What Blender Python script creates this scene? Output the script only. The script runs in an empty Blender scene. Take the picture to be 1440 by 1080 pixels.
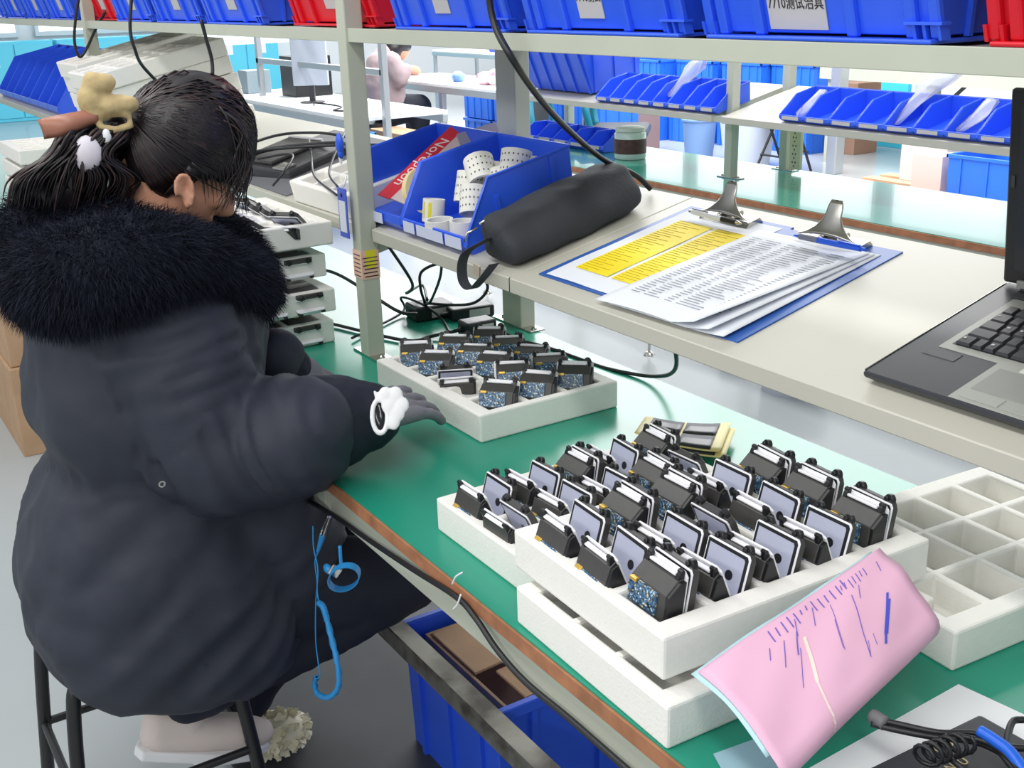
import bpy, bmesh, math, random
from mathutils import Vector, Matrix, Euler
random.seed(7)
PI = math.pi
col = bpy.context.scene.collection
scene = bpy.context.scene

# ---------------------------------------------------------------- camera
F = 1600.0                       # focal length in pixels of the 1440x1080 frame
CAM = Vector((0.0, -0.645, 1.5))
RX = Vector((0.53630717, 0.8435319, -0.02878468))     # image right, in the world
RY = Vector((0.26314137, -0.19951175, -0.94390237))   # image down
RZ = Vector((-0.80195464, 0.49864717, -0.32896772))   # forwards
cam_d = bpy.data.cameras.new('camera')
cam_o = bpy.data.objects.new('camera', cam_d)
col.objects.link(cam_o)
m = Matrix.Identity(4)
for i in range(3):
    m[i][0] = RX[i]; m[i][1] = -RY[i]; m[i][2] = -RZ[i]; m[i][3] = CAM[i]
cam_o.matrix_world = m
cam_d.sensor_width = 36; cam_d.lens = F / 1440 * 36; cam_d.clip_start = 0.05; cam_d.clip_end = 100
scene.camera = cam_o

# ---------------------------------------------------------------- light and exposure
w = bpy.data.worlds.new('world'); scene.world = w; w.use_nodes = True
w.node_tree.nodes['Background'].inputs[0].default_value = (0.90, 0.95, 1.0, 1)
w.node_tree.nodes['Background'].inputs[1].default_value = 0.62

def area(name, loc, size, energy, colr, target=None):
    l = bpy.data.lights.new(name, 'AREA'); l.shape = 'RECTANGLE'; l.size = size[0]; l.size_y = size[1]
    l.energy = energy; l.color = colr
    o = bpy.data.objects.new(name, l); col.objects.link(o); o.location = loc
    if target: o.rotation_euler = (Vector(target) - Vector(loc)).to_track_quat('-Z', 'Y').to_euler()
    return o
area('ceiling_lamp_row', (-1.5, -0.75, 3.0), (6.0, 0.35), 66, (1.0, 0.99, 0.95))
area('ceiling_lamp_row', (-1.0, -3.6, 3.0), (7.0, 0.35), 80, (1.0, 0.99, 0.95), (-1.5, 0, 1.0))
area('ceiling_lamp_row', (-3.5, 2.0, 3.1), (7.0, 0.35), 90, (1.0, 0.99, 0.96))
area('ceiling_lamp_row', (-8.0, 5.0, 3.2), (10.0, 4.0), 800, (1.0, 1.0, 1.0))
scene.view_settings.view_transform = 'Standard'
scene.view_settings.look = 'None'
scene.view_settings.gamma = 1.0
scene.view_settings.use_curve_mapping = False
scene.view_settings.exposure = 0.0

# ---------------------------------------------------------------- pixels to points on real planes
def ray(px, py): return RX * (px - 720) + RY * (py - 540) + RZ * F
def onz(px, py, z):
    d = ray(px, py); return CAM + d * ((z - CAM.z) / d.z)
def ony(px, py, y):
    d = ray(px, py); return CAM + d * ((y - CAM.y) / d.y)
def onx(px, py, x):
    d = ray(px, py); return CAM + d * ((x - CAM.x) / d.x)
SA = math.atan(0.22)                                  # slope of the tilted shelves
SN = Vector((0, -math.sin(SA), math.cos(SA)))
def shp(x, s, h=0.0):                                 # point on the near tilted shelf
    return Vector((x, 0.36 + s * math.cos(SA), 1.03 + s * math.sin(SA))) + SN * h
def onshelf(px, py, h=0.0):
    d = ray(px, py); P0 = Vector((0, 0.36, 1.03)) + SN * h
    return CAM + d * ((P0 - CAM).dot(SN) / d.dot(SN))

# ---------------------------------------------------------------- materials
def lin(c):
    return tuple(((v / 255.0 + 0.055) / 1.055) ** 2.4 if v > 10 else v / 255.0 / 12.92 for v in c)
MATS = {}
def mat(name, rgb, rough=0.5, metal=0.0, noise=0.0, nscale=20, bump=0.0, bscale=80, spec=0.5, rgb2=None, emit=0.0, alpha=1.0, coat=0.0, trans=0.0):
    if name in MATS: return MATS[name]
    m = bpy.data.materials.new(name); m.use_nodes = True
    nt = m.node_tree; b = nt.nodes['Principled BSDF']
    c = lin(rgb)
    b.inputs['Base Color'].default_value = (*c, 1)
    b.inputs['Roughness'].default_value = rough
    b.inputs['Metallic'].default_value = metal
    b.inputs['Specular IOR Level'].default_value = spec
    b.inputs['Coat Weight'].default_value = coat
    b.inputs['Alpha'].default_value = alpha
    b.inputs['Transmission Weight'].default_value = trans
    if emit:
        b.inputs['Emission Color'].default_value = (*c, 1); b.inputs['Emission Strength'].default_value = emit
    tc = nt.nodes.new('ShaderNodeTexCoord')
    if noise > 0 or rgb2:
        n = nt.nodes.new('ShaderNodeTexNoise'); n.inputs['Scale'].default_value = nscale; n.inputs['Detail'].default_value = 4
        nt.links.new(tc.outputs['Object'], n.inputs['Vector'])
        r = nt.nodes.new('ShaderNodeMix'); r.data_type = 'RGBA'
        c2 = lin(rgb2) if rgb2 else tuple(v * (1 - noise) for v in c)
        r.inputs[6].default_value = (*c, 1); r.inputs[7].default_value = (*c2, 1)
        mr = nt.nodes.new('ShaderNodeMapRange'); mr.inputs[1].default_value = 0.35; mr.inputs[2].default_value = 0.65
        nt.links.new(n.outputs['Fac'], mr.inputs[0]); nt.links.new(mr.outputs[0], r.inputs[0])
        nt.links.new(r.outputs[2], b.inputs['Base Color'])
    if bump > 0:
        n2 = nt.nodes.new('ShaderNodeTexNoise'); n2.inputs['Scale'].default_value = bscale; n2.inputs['Detail'].default_value = 3
        nt.links.new(tc.outputs['Object'], n2.inputs['Vector'])
        bp = nt.nodes.new('ShaderNodeBump'); bp.inputs['Strength'].default_value = bump; bp.inputs['Distance'].default_value = 0.01
        nt.links.new(n2.outputs['Fac'], bp.inputs['Height']); nt.links.new(bp.outputs['Normal'], b.inputs['Normal'])
    MATS[name] = m
    return m
M_paint = mat('grey_green_paint', (186, 190, 174), 0.45, noise=0.06, nscale=6)
M_paint2 = mat('warm_grey_laminate', (192, 190, 178), 0.42, noise=0.04, nscale=4)
M_brown = mat('brown_edge_band', (176, 118, 82), 0.6, noise=0.35, nscale=25)
M_green = mat('green_esd_mat', (30, 146, 120), 0.26, noise=0.08, nscale=3, spec=0.5, bump=0.02, bscale=6)
M_green2 = mat('glossy_green_esd_mat', (40, 140, 120), 0.16, noise=0.08, nscale=3, spec=0.9, coat=0.4)
M_foam = mat('white_epe_foam', (240, 238, 232), 0.75, noise=0.02, nscale=60, bump=0.10, bscale=240)
M_blue = mat('blue_plastic', (50, 98, 236), 0.34, noise=0.08, nscale=5, coat=0.1)
M_blue2 = mat('sky_blue_plastic', (40, 112, 226), 0.4, noise=0.06, nscale=5)
M_red = mat('red_plastic', (214, 20, 40), 0.38, noise=0.08, nscale=5)
M_white = mat('white_paper', (236, 237, 240), 0.7)
M_label = mat('grey_white_label', (192, 189, 189), 0.6)
M_black = mat('black_plastic', (24, 25, 28), 0.4)
M_dark = mat('dark_grey_plastic', (58, 59, 62), 0.42, noise=0.15, nscale=40)
M_cable = mat('black_cable_sheath', (28, 29, 32), 0.4)
M_steel = mat('bright_steel', (200, 198, 192), 0.22, metal=1.0)
M_alu = mat('aluminium_profile', (190, 194, 198), 0.35, metal=0.7)
M_floor = mat('grey_floor_paint', (176, 182, 184), 0.2, noise=0.07, nscale=1.2, bump=0.015, bscale=3, spec=0.5)
M_wall = mat('white_wall_paint', (232, 236, 238), 0.8)
M_text = mat('black_ink', (38, 38, 42), 0.7)
M_teal = mat('teal_blue_panel', (70, 196, 224), 0.5)
M_card = mat('brown_cardboard', (186, 152, 120), 0.8, noise=0.12, nscale=12)

# ---------------------------------------------------------------- mesh builder
class MB:
    def __init__(s): s.v = []; s.f = []
    def add(s, vs, fs):
        o = len(s.v); s.v += [Vector(v) for v in vs]; s.f += [[i + o for i in f] for f in fs]; return s
    def box(s, c, d, R=None):
        c = Vector(c); h = Vector(d) / 2; vs = []
        for z in (-1, 1):
            for y in (-1, 1):
                for x in (-1, 1):
                    p = Vector((x * h.x, y * h.y, z * h.z))
                    if R is not None: p = R @ p
                    vs.append(c + p)
        return s.add(vs, [[0, 2, 3, 1], [4, 5, 7, 6], [0, 1, 5, 4], [2, 6, 7, 3], [0, 4, 6, 2], [1, 3, 7, 5]])
    def bb(s, x0, x1, y0, y1, z0, z1): return s.box(((x0 + x1) / 2, (y0 + y1) / 2, (z0 + z1) / 2), (x1 - x0, y1 - y0, z1 - z0))
    def prism(s, pts, a0, a1, axis='x'):              # polygon in the two other axes, extruded
        n = len(pts); vs = []
        for a in (a0, a1):
            for (p, q) in pts:
                vs.append((a, p, q) if axis == 'x' else (p, a, q) if axis == 'y' else (p, q, a))
        return s.add(vs, [list(range(n))[::-1], list(range(n, 2 * n))] + [[i, (i + 1) % n, n + (i + 1) % n, n + i] for i in range(n)])
    def cyl(s, p0, p1, r0, r1=None, n=16, cap=True):
        r1 = r0 if r1 is None else r1
        p0 = Vector(p0); p1 = Vector(p1); d = (p1 - p0).normalized()
        a = d.orthogonal().normalized(); b = d.cross(a); vs = []
        for p, r in ((p0, r0), (p1, r1)):
            for i in range(n):
                t = 2 * PI * i / n; vs.append(p + a * math.cos(t) * r + b * math.sin(t) * r)
        fs = [[i, (i + 1) % n, n + (i + 1) % n, n + i] for i in range(n)]
        if cap: fs += [list(range(n))[::-1], list(range(n, 2 * n))]
        return s.add(vs, fs)
    def lathe(s, prof, c=(0, 0, 0), n=24):
        vs = []; c = Vector(c)
        for r, z in prof:
            for i in range(n):
                t = 2 * PI * i / n; vs.append(c + Vector((r * math.cos(t), r * math.sin(t), z)))
        fs = []
        for k in range(len(prof) - 1):
            for i in range(n): fs.append([k * n + i, k * n + (i + 1) % n, (k + 1) * n + (i + 1) % n, (k + 1) * n + i])
        fs.append(list(range(n))[::-1]); fs.append([(len(prof) - 1) * n + i for i in range(n)])
        return s.add(vs, fs)
    def tube(s, pts, r, n=8, taper=None):
        pts = [Vector(p) for p in pts]; L = len(pts); vs = []; a = None
        for i, p in enumerate(pts):
            d = (pts[min(i + 1, L - 1)] - pts[max(i - 1, 0)]).normalized()
            if a is None: a = d.orthogonal().normalized()
            a = (a - d * a.dot(d)); a = a.normalized() if a.length > 1e-6 else d.orthogonal().normalized()
            b = d.cross(a); rr = taper[i] if taper else r
            for k in range(n):
                t = 2 * PI * k / n; vs.append(p + (a * math.cos(t) + b * math.sin(t)) * rr)
        fs = []
        for i in range(L - 1):
            for k in range(n): fs.append([i * n + k, i * n + (k + 1) % n, (i + 1) * n + (k + 1) % n, (i + 1) * n + k])
        fs += [list(range(n))[::-1], [(L - 1) * n + k for k in range(n)]]
        return s.add(vs, fs)
    def ell(s, c, r, R=None, nu=20, nv=12):
        c = Vector(c); vs = []; r = (r, r, r) if isinstance(r, (int, float)) else r
        for j in range(nv + 1):
            ph = PI * j / nv
            for i in range(nu):
                t = 2 * PI * i / nu
                p = Vector((r[0] * math.sin(ph) * math.cos(t), r[1] * math.sin(ph) * math.sin(t), r[2] * math.cos(ph)))
                if R is not None: p = R @ p
                vs.append(c + p)
        fs = []
        for j in range(nv):
            for i in range(nu): fs.append([j * nu + i, (j + 1) * nu + i, (j + 1) * nu + (i + 1) % nu, j * nu + (i + 1) % nu])
        return s.add(vs, fs)
    def cap(s, p0, p1, r0, r1=None, n=14):            # tapered capsule
        r1 = r0 if r1 is None else r1
        s.ell(p0, r0, nu=n, nv=8); s.ell(p1, r1, nu=n, nv=8); return s.cyl(p0, p1, r0, r1, n)
    def chain(s, pts, n=14):                          # [(point, radius), ...]
        for (a, ra), (b, rb) in zip(pts, pts[1:]): s.cap(a, b, ra, rb, n)
        return s
    def grid(s, fn, nu, nv):
        vs = [fn(i / nu, j / nv) for j in range(nv + 1) for i in range(nu + 1)]
        return s.add(vs, [[j * (nu + 1) + i, j * (nu + 1) + i + 1, (j + 1) * (nu + 1) + i + 1, (j + 1) * (nu + 1) + i] for j in range(nv) for i in range(nu)])
    def rings(s, rings):                              # loft closed rings of equal count, capped
        n = len(rings[0]); vs = [p for r in rings for p in r]
        fs = [[k * n + i, k * n + (i + 1) % n, (k + 1) * n + (i + 1) % n, (k + 1) * n + i] for k in range(len(rings) - 1) for i in range(n)]
        fs += [list(range(n))[::-1], [(len(rings) - 1) * n + i for i in range(n)]]
        return s.add(vs, fs)
    def mesh(s, name, material=None, smooth=None, merge=False):
        me = bpy.data.meshes.new(name)
        me.from_pydata([tuple(v) for v in s.v], [], s.f); me.validate()
        bm = bmesh.new(); bm.from_mesh(me)
        if merge: bmesh.ops.remove_doubles(bm, verts=bm.verts, dist=1e-5)
        bmesh.ops.recalc_face_normals(bm, faces=bm.faces); bm.to_mesh(me); bm.free()
        if material: me.materials.append(material)
        if smooth is not None:
            for p in me.polygons: p.use_smooth = True
            if smooth < 180: me.set_sharp_from_angle(angle=math.radians(smooth))
        return me

def link(name, me, parent=None, loc=None, rot=None):
    o = bpy.data.objects.new(name, me); col.objects.link(o)
    if parent is not None: o.parent = parent
    if loc is not None: o.location = loc
    if rot is not None: o.rotation_euler = rot
    return o
def obj(name, mb, material, parent=None, smooth=None, bevel=0, seg=2, label=None, loc=None, rot=None, merge=False):
    o = link(name, mb.mesh(name, material, smooth, merge), parent, loc, rot)
    if bevel:
        md = o.modifiers.new('bevel', 'BEVEL'); md.width = bevel; md.segments = seg; md.limit_method = 'ANGLE'; md.angle_limit = math.radians(40)
    if label: o['label'] = label
    return o
def tag(o, label, cat, group=None):
    o['label'] = label; o['category'] = cat
    if group: o['group'] = group
    return o
def thing(name, label, cat, loc=(0, 0, 0), rot=(0, 0, 0), group=None):
    o = bpy.data.objects.new(name, None); col.objects.link(o); o.empty_display_size = 0.05
    o.location = loc; o.rotation_euler = rot
    return tag(o, label, cat, group)
def struct(o): o['kind'] = 'structure'; return o
def kids(o): return [c for c in bpy.data.objects if c.parent == o]
KID = {}
def dup(root, label, loc=None, rot=None, group=None):
    if root.name not in KID:
        KID[root.name] = [(c, kids(c)) for c in kids(root)]
    r = root.copy(); col.objects.link(r); r['label'] = label
    if group: r['group'] = group
    if loc is not None: r.location = loc
    if rot is not None: r.rotation_euler = rot
    for c, gs in KID[root.name]:
        d = c.copy(); col.objects.link(d); d.parent = r
        for g in gs:
            e = g.copy(); col.objects.link(e); e.parent = d
    return r
def remesh(name, mb, material, voxel, smooth_it=6, parent=None, disp=None, label=None):
    me = mb.mesh(name)
    o = bpy.data.objects.new(name, me); col.objects.link(o)
    r = o.modifiers.new('r', 'REMESH'); r.mode = 'VOXEL'; r.voxel_size = voxel
    if smooth_it:
        sm = o.modifiers.new('s', 'SMOOTH'); sm.iterations = smooth_it; sm.factor = 0.6
    if disp:
        for k, (size, strength) in enumerate(disp):
            tx = bpy.data.textures.new('wrinkle', 'CLOUDS'); tx.noise_scale = size
            d = o.modifiers.new('d%d' % k, 'DISPLACE'); d.texture = tx; d.strength = strength; d.mid_level = 0.5; d.texture_coords = 'LOCAL'
    dg = bpy.context.evaluated_depsgraph_get(); dg.update()
    me2 = bpy.data.meshes.new_from_object(o.evaluated_get(dg)); me2.name = name
    o.modifiers.clear(); o.data = me2
    me2.materials.clear(); me2.materials.append(material)
    for p in me2.polygons: p.use_smooth = True
    if parent is not None: o.parent = parent
    if label: o['label'] = label
    return o
def text(name, body, size, material, parent, loc, rot, ext=0.0003, align='CENTER', sx=1.0):
    c = bpy.data.curves.new(name, 'FONT'); c.body = body; c.size = size; c.extrude = ext; c.align_x = align
    c.resolution_u = 2; c.materials.append(material)
    o = bpy.data.objects.new(name, c); col.objects.link(o)
    dg = bpy.context.evaluated_depsgraph_get(); dg.update()
    me = bpy.data.meshes.new_from_object(o.evaluated_get(dg)); bpy.data.objects.remove(o)
    me.name = name; me.materials.clear(); me.materials.append(material)
    o = bpy.data.objects.new(name, me); col.objects.link(o); o.parent = parent; o.location = loc; o.rotation_euler = rot
    o.scale = (sx, 1, 1)
    return o
def spline(pts, n=8):                                 # Catmull-Rom through points
    P = [Vector(p) for p in pts]; P = [P[0] * 2 - P[1]] + P + [P[-1] * 2 - P[-2]]; out = []
    for i in range(1, len(P) - 2):
        for k in range(n):
            t = k / n; a, b, c, d = P[i - 1], P[i], P[i + 1], P[i + 2]
            out.append(0.5 * ((2 * b) + (c - a) * t + (2 * a - 5 * b + 4 * c - d) * t * t + (3 * b - a - 3 * c + d) * t ** 3))
    out.append(P[-2]); return out
def cable(name, pts, r, label, material=None, cat='cable', group=None, n=8, parent=None):
    o = obj(name, MB().tube(spline(pts), r, n), material or M_cable, parent, smooth=180)
    if parent is None: tag(o, label, cat, group)
    return o
ORD = ['first', 'second', 'third', 'fourth', 'fifth', 'sixth', 'seventh', 'eighth', 'ninth', 'tenth', 'eleventh']

# ================================================================ the setting
struct(obj('floor', MB().bb(-18, 4, -4, 11, -0.06, 0), M_floor))
struct(obj('wall_back', MB().bb(-18, 4, 10.8, 11.0, 0, 3.2), M_wall))
wl = struct(obj('wall_left', MB().bb(-17.4, -17.2, -4, 10.8, 0, 3.2), M_wall))
M_pane = mat('daylit_glass', (250, 252, 255), 0.2, emit=1.5)
M_frame = mat('window_frame_grey', (206, 212, 214), 0.4)
for k, (y0, y1) in enumerate(((-1.2, 2.3), (2.6, 6.2), (6.5, 10.0))):
    wn = struct(obj('window_%d' % (k + 1), MB().bb(-17.2, -17.14, y0, y1, 1.1, 2.9), M_pane))
    for (a0, a1, b0, b1) in ((y0, y1, 1.06, 1.12), (y0, y1, 2.88, 2.94), (y0 - .05, y0, 1.06, 2.94), (y1, y1 + .05, 1.06, 2.94), ((y0 + y1) / 2 - .03, (y0 + y1) / 2 + .03, 1.12, 2.88)):
        obj('window_frame', MB().bb(-17.18, -17.1, a0, a1, b0, b1), M_frame, wn)
for k, (x0, x1) in enumerate(((-16.5, -13.2), (-12.9, -9.6), (-9.3, -6.0), (-5.7, -2.4), (-2.1, 1.2))):
    wn = struct(obj('window_%d' % (k + 4), MB().bb(x0, x1, 10.74, 10.8, 0.9, 2.9), M_pane))
    for (a0, a1, b0, b1) in ((x0, x1, .86, .92), (x0, x1, 2.88, 2.94), (x0 - .05, x0, .86, 2.94), (x1, x1 + .05, .86, 2.94), ((x0 + x1) / 2 - .03, (x0 + x1) / 2 + .03, .92, 2.88)):
        obj('window_frame', MB().bb(a0, a1, 10.7, 10.78, b0, b1), M_frame, wn)
struct(obj('baseboard_back', MB().bb(-17.2, 4, 10.76, 10.8, 0, 0.1), M_frame))

# ---------------------------------------------------------------- workbenches
def bench(name, label, x0, x1, y0, y1, legs, gm=None):
    t = thing(name, label, 'workbench', (0, 0, 0))
    obj('bench_board', MB().bb(x0, x1, y0 + .004, y1 - .002, 0.722, 0.746), M_paint2, t)
    obj('green_mat', MB().bb(x0, x1, y0 + .001, y1 - .001, 0.746, 0.75), gm or M_green, t)
    obj('edge_band', MB().bb(x0, x1, y0 - .002, y0 + .004, 0.726, 0.7475), M_brown, t, bevel=.001)
    obj('front_beam', MB().bb(x0, x1, y0 + .006, y0 + .046, 0.676, 0.722), M_paint, t, bevel=.002)
    obj('rear_beam', MB().bb(x0, x1, y1 - .046, y1 - .006, 0.676, 0.722), M_paint, t, bevel=.002)
    for x in legs:
        obj('side_beam', MB().bb(x - .02, x + .02, y0 + .046, y1 - .046, 0.68, 0.721), M_paint, t)
        for y in (y0 + .03, y1 - .03):
            l = obj('leg', MB().bb(x - .02, x + .02, y - .02, y + .02, 0.06, 0.676), M_paint, t, bevel=.002)
            obj('levelling_foot', MB().lathe([(.006, .055), (.006, .02), (.012, .018), (.024, .006), (.026, 0)], (x, y, 0), 16), M_steel, l, smooth=40)
    return t
b1 = bench('workbench', 'near workbench with green mat, where the seated worker packs sensor modules', -7.2, 0.35, 0.0, 0.74, (-6.2, -3.4, -0.3))
b2 = bench('workbench', 'second workbench behind the near one, with glossy green mat and brown edge', -5.1, 1.5, 2.27, 2.9, (-4.95, -3.62, -1.7), M_green2)
# beam and brackets at the near bench's joint beside the worker's knee
obj('end_bracket', MB().prism([(-.004, .722), (.25, .722), (.25, .66), (.02, .66), (-.004, .70)], -1.66, -1.63, 'x'), M_paint, b1)

def post(parent, x, y, z0, z1, wx=.04, wy=.04, foot=True, dirx=True):
    p = obj('post', MB().bb(x - wx / 2, x + wx / 2, y - wy / 2, y + wy / 2, z0, z1), M_paint, parent, bevel=.003)
    if foot:
        fx, fy = (.1, .04)
        f = MB().bb(x - fx / 2 - wx / 2 + .01, x + fx / 2 + wx / 2 - .01, y - fy / 2, y + fy / 2, z0, z0 + .004)
        obj('foot_plate', f, M_steel, p, bevel=.001)
        for sx in (-1, 1): obj('screw', MB().lathe([(.007, .004), (.007, .007), (.004, .01)], (x + sx * (wx / 2 + .025), y, z0), 10), M_steel, p, smooth=40)
    return p
def tilt_shelf(parent, x0, x1, yf, zf, depth=.42, name='tilted_shelf'):
    ca, sa = math.cos(SA), math.sin(SA)
    pr = [(yf, zf - .026), (yf, zf), (yf + depth * ca, zf + depth * sa), (yf + depth * ca + .004, zf + depth * sa - .026), (yf + .03, zf - .004 - .012), (yf + .02, zf - .026)]
    return obj(name, MB().prism(pr, x0, x1, 'x'), M_paint2, parent, bevel=.0015, seg=1)
rk = thing('bench_rack', 'grey green rack of posts and shelves standing on the near green workbench', 'rack')
for x in (-4.37, -2.18):
    post(rk, x, .355, .75, 1.9)
    post(rk, x, .735, .75, 1.9, wx=.08 if x > -3 else .04)
post(rk, .2, .355, .75, 1.9); post(rk, .2, .735, .75, 1.9)
tilt_shelf(rk, -7.1, -2.205, .36, 1.03)
tilt_shelf(rk, -2.155, -1.617, .36, 1.03)
obj('shelf_filler', MB().prism([(.382, 1.008), (.382, 1.033), (.776, 1.12), (.776, 1.095)], -2.206, -2.154, 'x'), M_paint2, rk)
tilt_shelf(rk, -1.615, 0.3, .36, 1.03)
for x in (-4.37, -2.18, .2):
    obj('bracket', MB().prism([(.375, .97), (.375, 1.0), (.72, 1.075), (.72, 1.05)], x - .003, x + .003, 'x'), M_paint, rk)
# arms carrying the inner shelf ends from the double rear post
for x0, x1 in ((-2.14, -1.73), (-2.14, -1.5)):
    obj('shelf_rail', MB().bb(x0, x1, .735, .765, 1.075, 1.097) if x0 > -9 else MB(), M_paint, rk)
us = obj('upper_shelf', MB().bb(-7.1, .3, .3445, .77, 1.412, 1.43), M_paint2, rk)
obj('upper_shelf_lip', MB().bb(-7.1, .3, .3405, .3444, 1.407, 1.4335), M_paint, rk, bevel=.001)
obj('shelf_seam', MB().bb(-1.615 - .0015, -1.6135, .36, .37, 1.005, 1.03), M_dark, rk)
rk2 = thing('bench_rack', 'grey green rack of posts with a tilted shelf of blue bins on the second workbench', 'rack')
for x in (-4.99, -3.43, -1.3):
    post(rk2, x, 2.555, .75, 1.85); post(rk2, x, 2.86, .75, 1.85)
def tilt2(x0, x1):
    return tilt_shelf(rk2, x0, x1, 2.47, 1.0, .42)
tilt2(-5.05, -3.46); tilt2(-3.40, -1.33); tilt2(-1.27, 1.2)
for x in (-3.43, -1.3): obj('front_rail', MB().bb(x - .035, x + .035, 2.478, 2.52, .976, 1.0), M_paint, rk2)
for x in (-3.43,):
    ps = thing('power_strip', 'beige vertical power strip screwed to a rear post of the second bench', 'power strip', (-3.34, 2.835, .765))
    obj('housing', MB().bb(-.03, .03, -.02, .0, 0, .21), mat('beige_plastic', (226, 214, 178), .5), ps, bevel=.004)
    for k in range(6):
        s = MB()
        for dx, dz in ((-.008, .01), (.008, .01), (0, -.006)): s.bb(dx - .0025, dx + .0025, -.0212, -.0198, .02 + k * .033 + dz - .003, .02 + k * .033 + dz + .003)
        obj('socket', s, M_black, ps)

# ================================================================ foam trays and sensor modules
def make_tray(parent, nx=3, ny=5, px=.085, py=.0755, rimx=.03, rimy=.018, wall=.013, h=.052, depth=.02):
    X = [-nx * px / 2 - rimx + wall / 2]; Y = [-ny * py / 2 - rimy + wall / 2]
    for i in range(nx): X += [-nx * px / 2 + i * px + wall / 2, -nx * px / 2 + (i + 1) * px - wall / 2]
    for j in range(ny): Y += [-ny * py / 2 + j * py + wall / 2, -ny * py / 2 + (j + 1) * py - wall / 2]
    X.append(-X[0]); Y.append(-Y[0]); mb = MB()
    nX, nY = len(X), len(Y)
    for z in (h, h - depth, 0):
        for y in Y:
            for x in X: mb.v.append(Vector((x, y, z)))
    I = lambda k, i, j: k * nX * nY + j * nX + i
    for j in range(nY - 1):
        for i in range(nX - 1):
            cell = (i % 2 == 1) and (j % 2 == 1) and i < nX - 1 and j < nY - 1
            k = 1 if cell else 0
            mb.f.append([I(k, i, j), I(k, i + 1, j), I(k, i + 1, j + 1), I(k, i, j + 1)])
            if cell:
                q = [(i, j), (i + 1, j), (i + 1, j + 1), (i, j + 1)]
                for a in range(4):
                    u, v = q[a], q[(a + 1) % 4]; mb.f.append([I(0, *u), I(0, *v), I(1, *v), I(1, *u)])
    ring = [(i, 0) for i in range(nX - 1)] + [(nX - 1, j) for j in range(nY - 1)] + [(i, nY - 1) for i in range(nX - 1, 0, -1)] + [(0, j) for j in range(nY - 1, 0, -1)]
    for a in range(len(ring)):
        u, v = ring[a], ring[(a + 1) % len(ring)]; mb.f.append([I(2, *u), I(2, *v), I(0, *v), I(0, *u)])
    mb.f.append([I(2, *u) for u in ring][::-1])
    me = mb.mesh('foam_tray', M_foam)
    bm = bmesh.new(); bm.from_mesh(me)
    bmesh.ops.delete(bm, geom=[v for v in bm.verts if not v.link_faces], context='VERTS')
    bm.to_mesh(me); bm.free()
    return me
TRAY = make_tray(None)
TRAY_D = make_tray(None, depth=.04)
def tray(label, loc, rz=0.0, me=None, group=None, rot=None):
    o = link('foam_tray', me or TRAY, None, loc, rot or (0, 0, rz))
    md = o.modifiers.new('bevel', 'BEVEL'); md.width = .0035; md.segments = 2; md.limit_method = 'ANGLE'; md.angle_limit = math.radians(50)
    return tag(o, label, 'foam tray', group)

M_case = mat('module_black_case', (66, 65, 64), 0.42, noise=0.1, nscale=90)
M_face = mat('module_grey_face', (176, 180, 200), 0.35, noise=0.03)
M_rim = mat('module_white_rim', (240, 240, 244), 0.4)
M_lens = mat('module_black_glass', (12, 13, 16), 0.12)
def pcb_mat():
    m = bpy.data.materials.new('blue_circuit_board'); m.use_nodes = True; nt = m.node_tree; b = nt.nodes['Principled BSDF']
    tc = nt.nodes.new('ShaderNodeTexCoord'); v = nt.nodes.new('ShaderNodeTexVoronoi'); v.inputs['Scale'].default_value = 460
    v.feature = 'F1'; v.distance = 'CHEBYCHEV'; nt.links.new(tc.outputs['Object'], v.inputs['Vector'])
    sp = nt.nodes.new('ShaderNodeSeparateColor'); nt.links.new(v.outputs['Color'], sp.inputs[0])
    cr = nt.nodes.new('ShaderNodeValToRGB'); cr.color_ramp.interpolation = 'CONSTANT'; e = cr.color_ramp.elements
    e[0].position = 0; e[0].color = (*lin((52, 84, 116)), 1); e[1].position = .38; e[1].color = (*lin((96, 136, 168)), 1)
    for p, c in ((.58, (20, 26, 36)), (.70, (206, 222, 234)), (.80, (70, 110, 146)), (.93, (214, 198, 140))):
        n = e.new(p); n.color = (*lin(c), 1)
    nt.links.new(sp.outputs[0], cr.inputs[0]); nt.links.new(cr.outputs[0], b.inputs['Base Color']); b.inputs['Roughness'].default_value = .3
    return m
M_pcb = pcb_mat()
M_gold = mat('gold_flex', (214, 176, 84), 0.35, metal=0.6)
MW, MH = .069, .058
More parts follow.
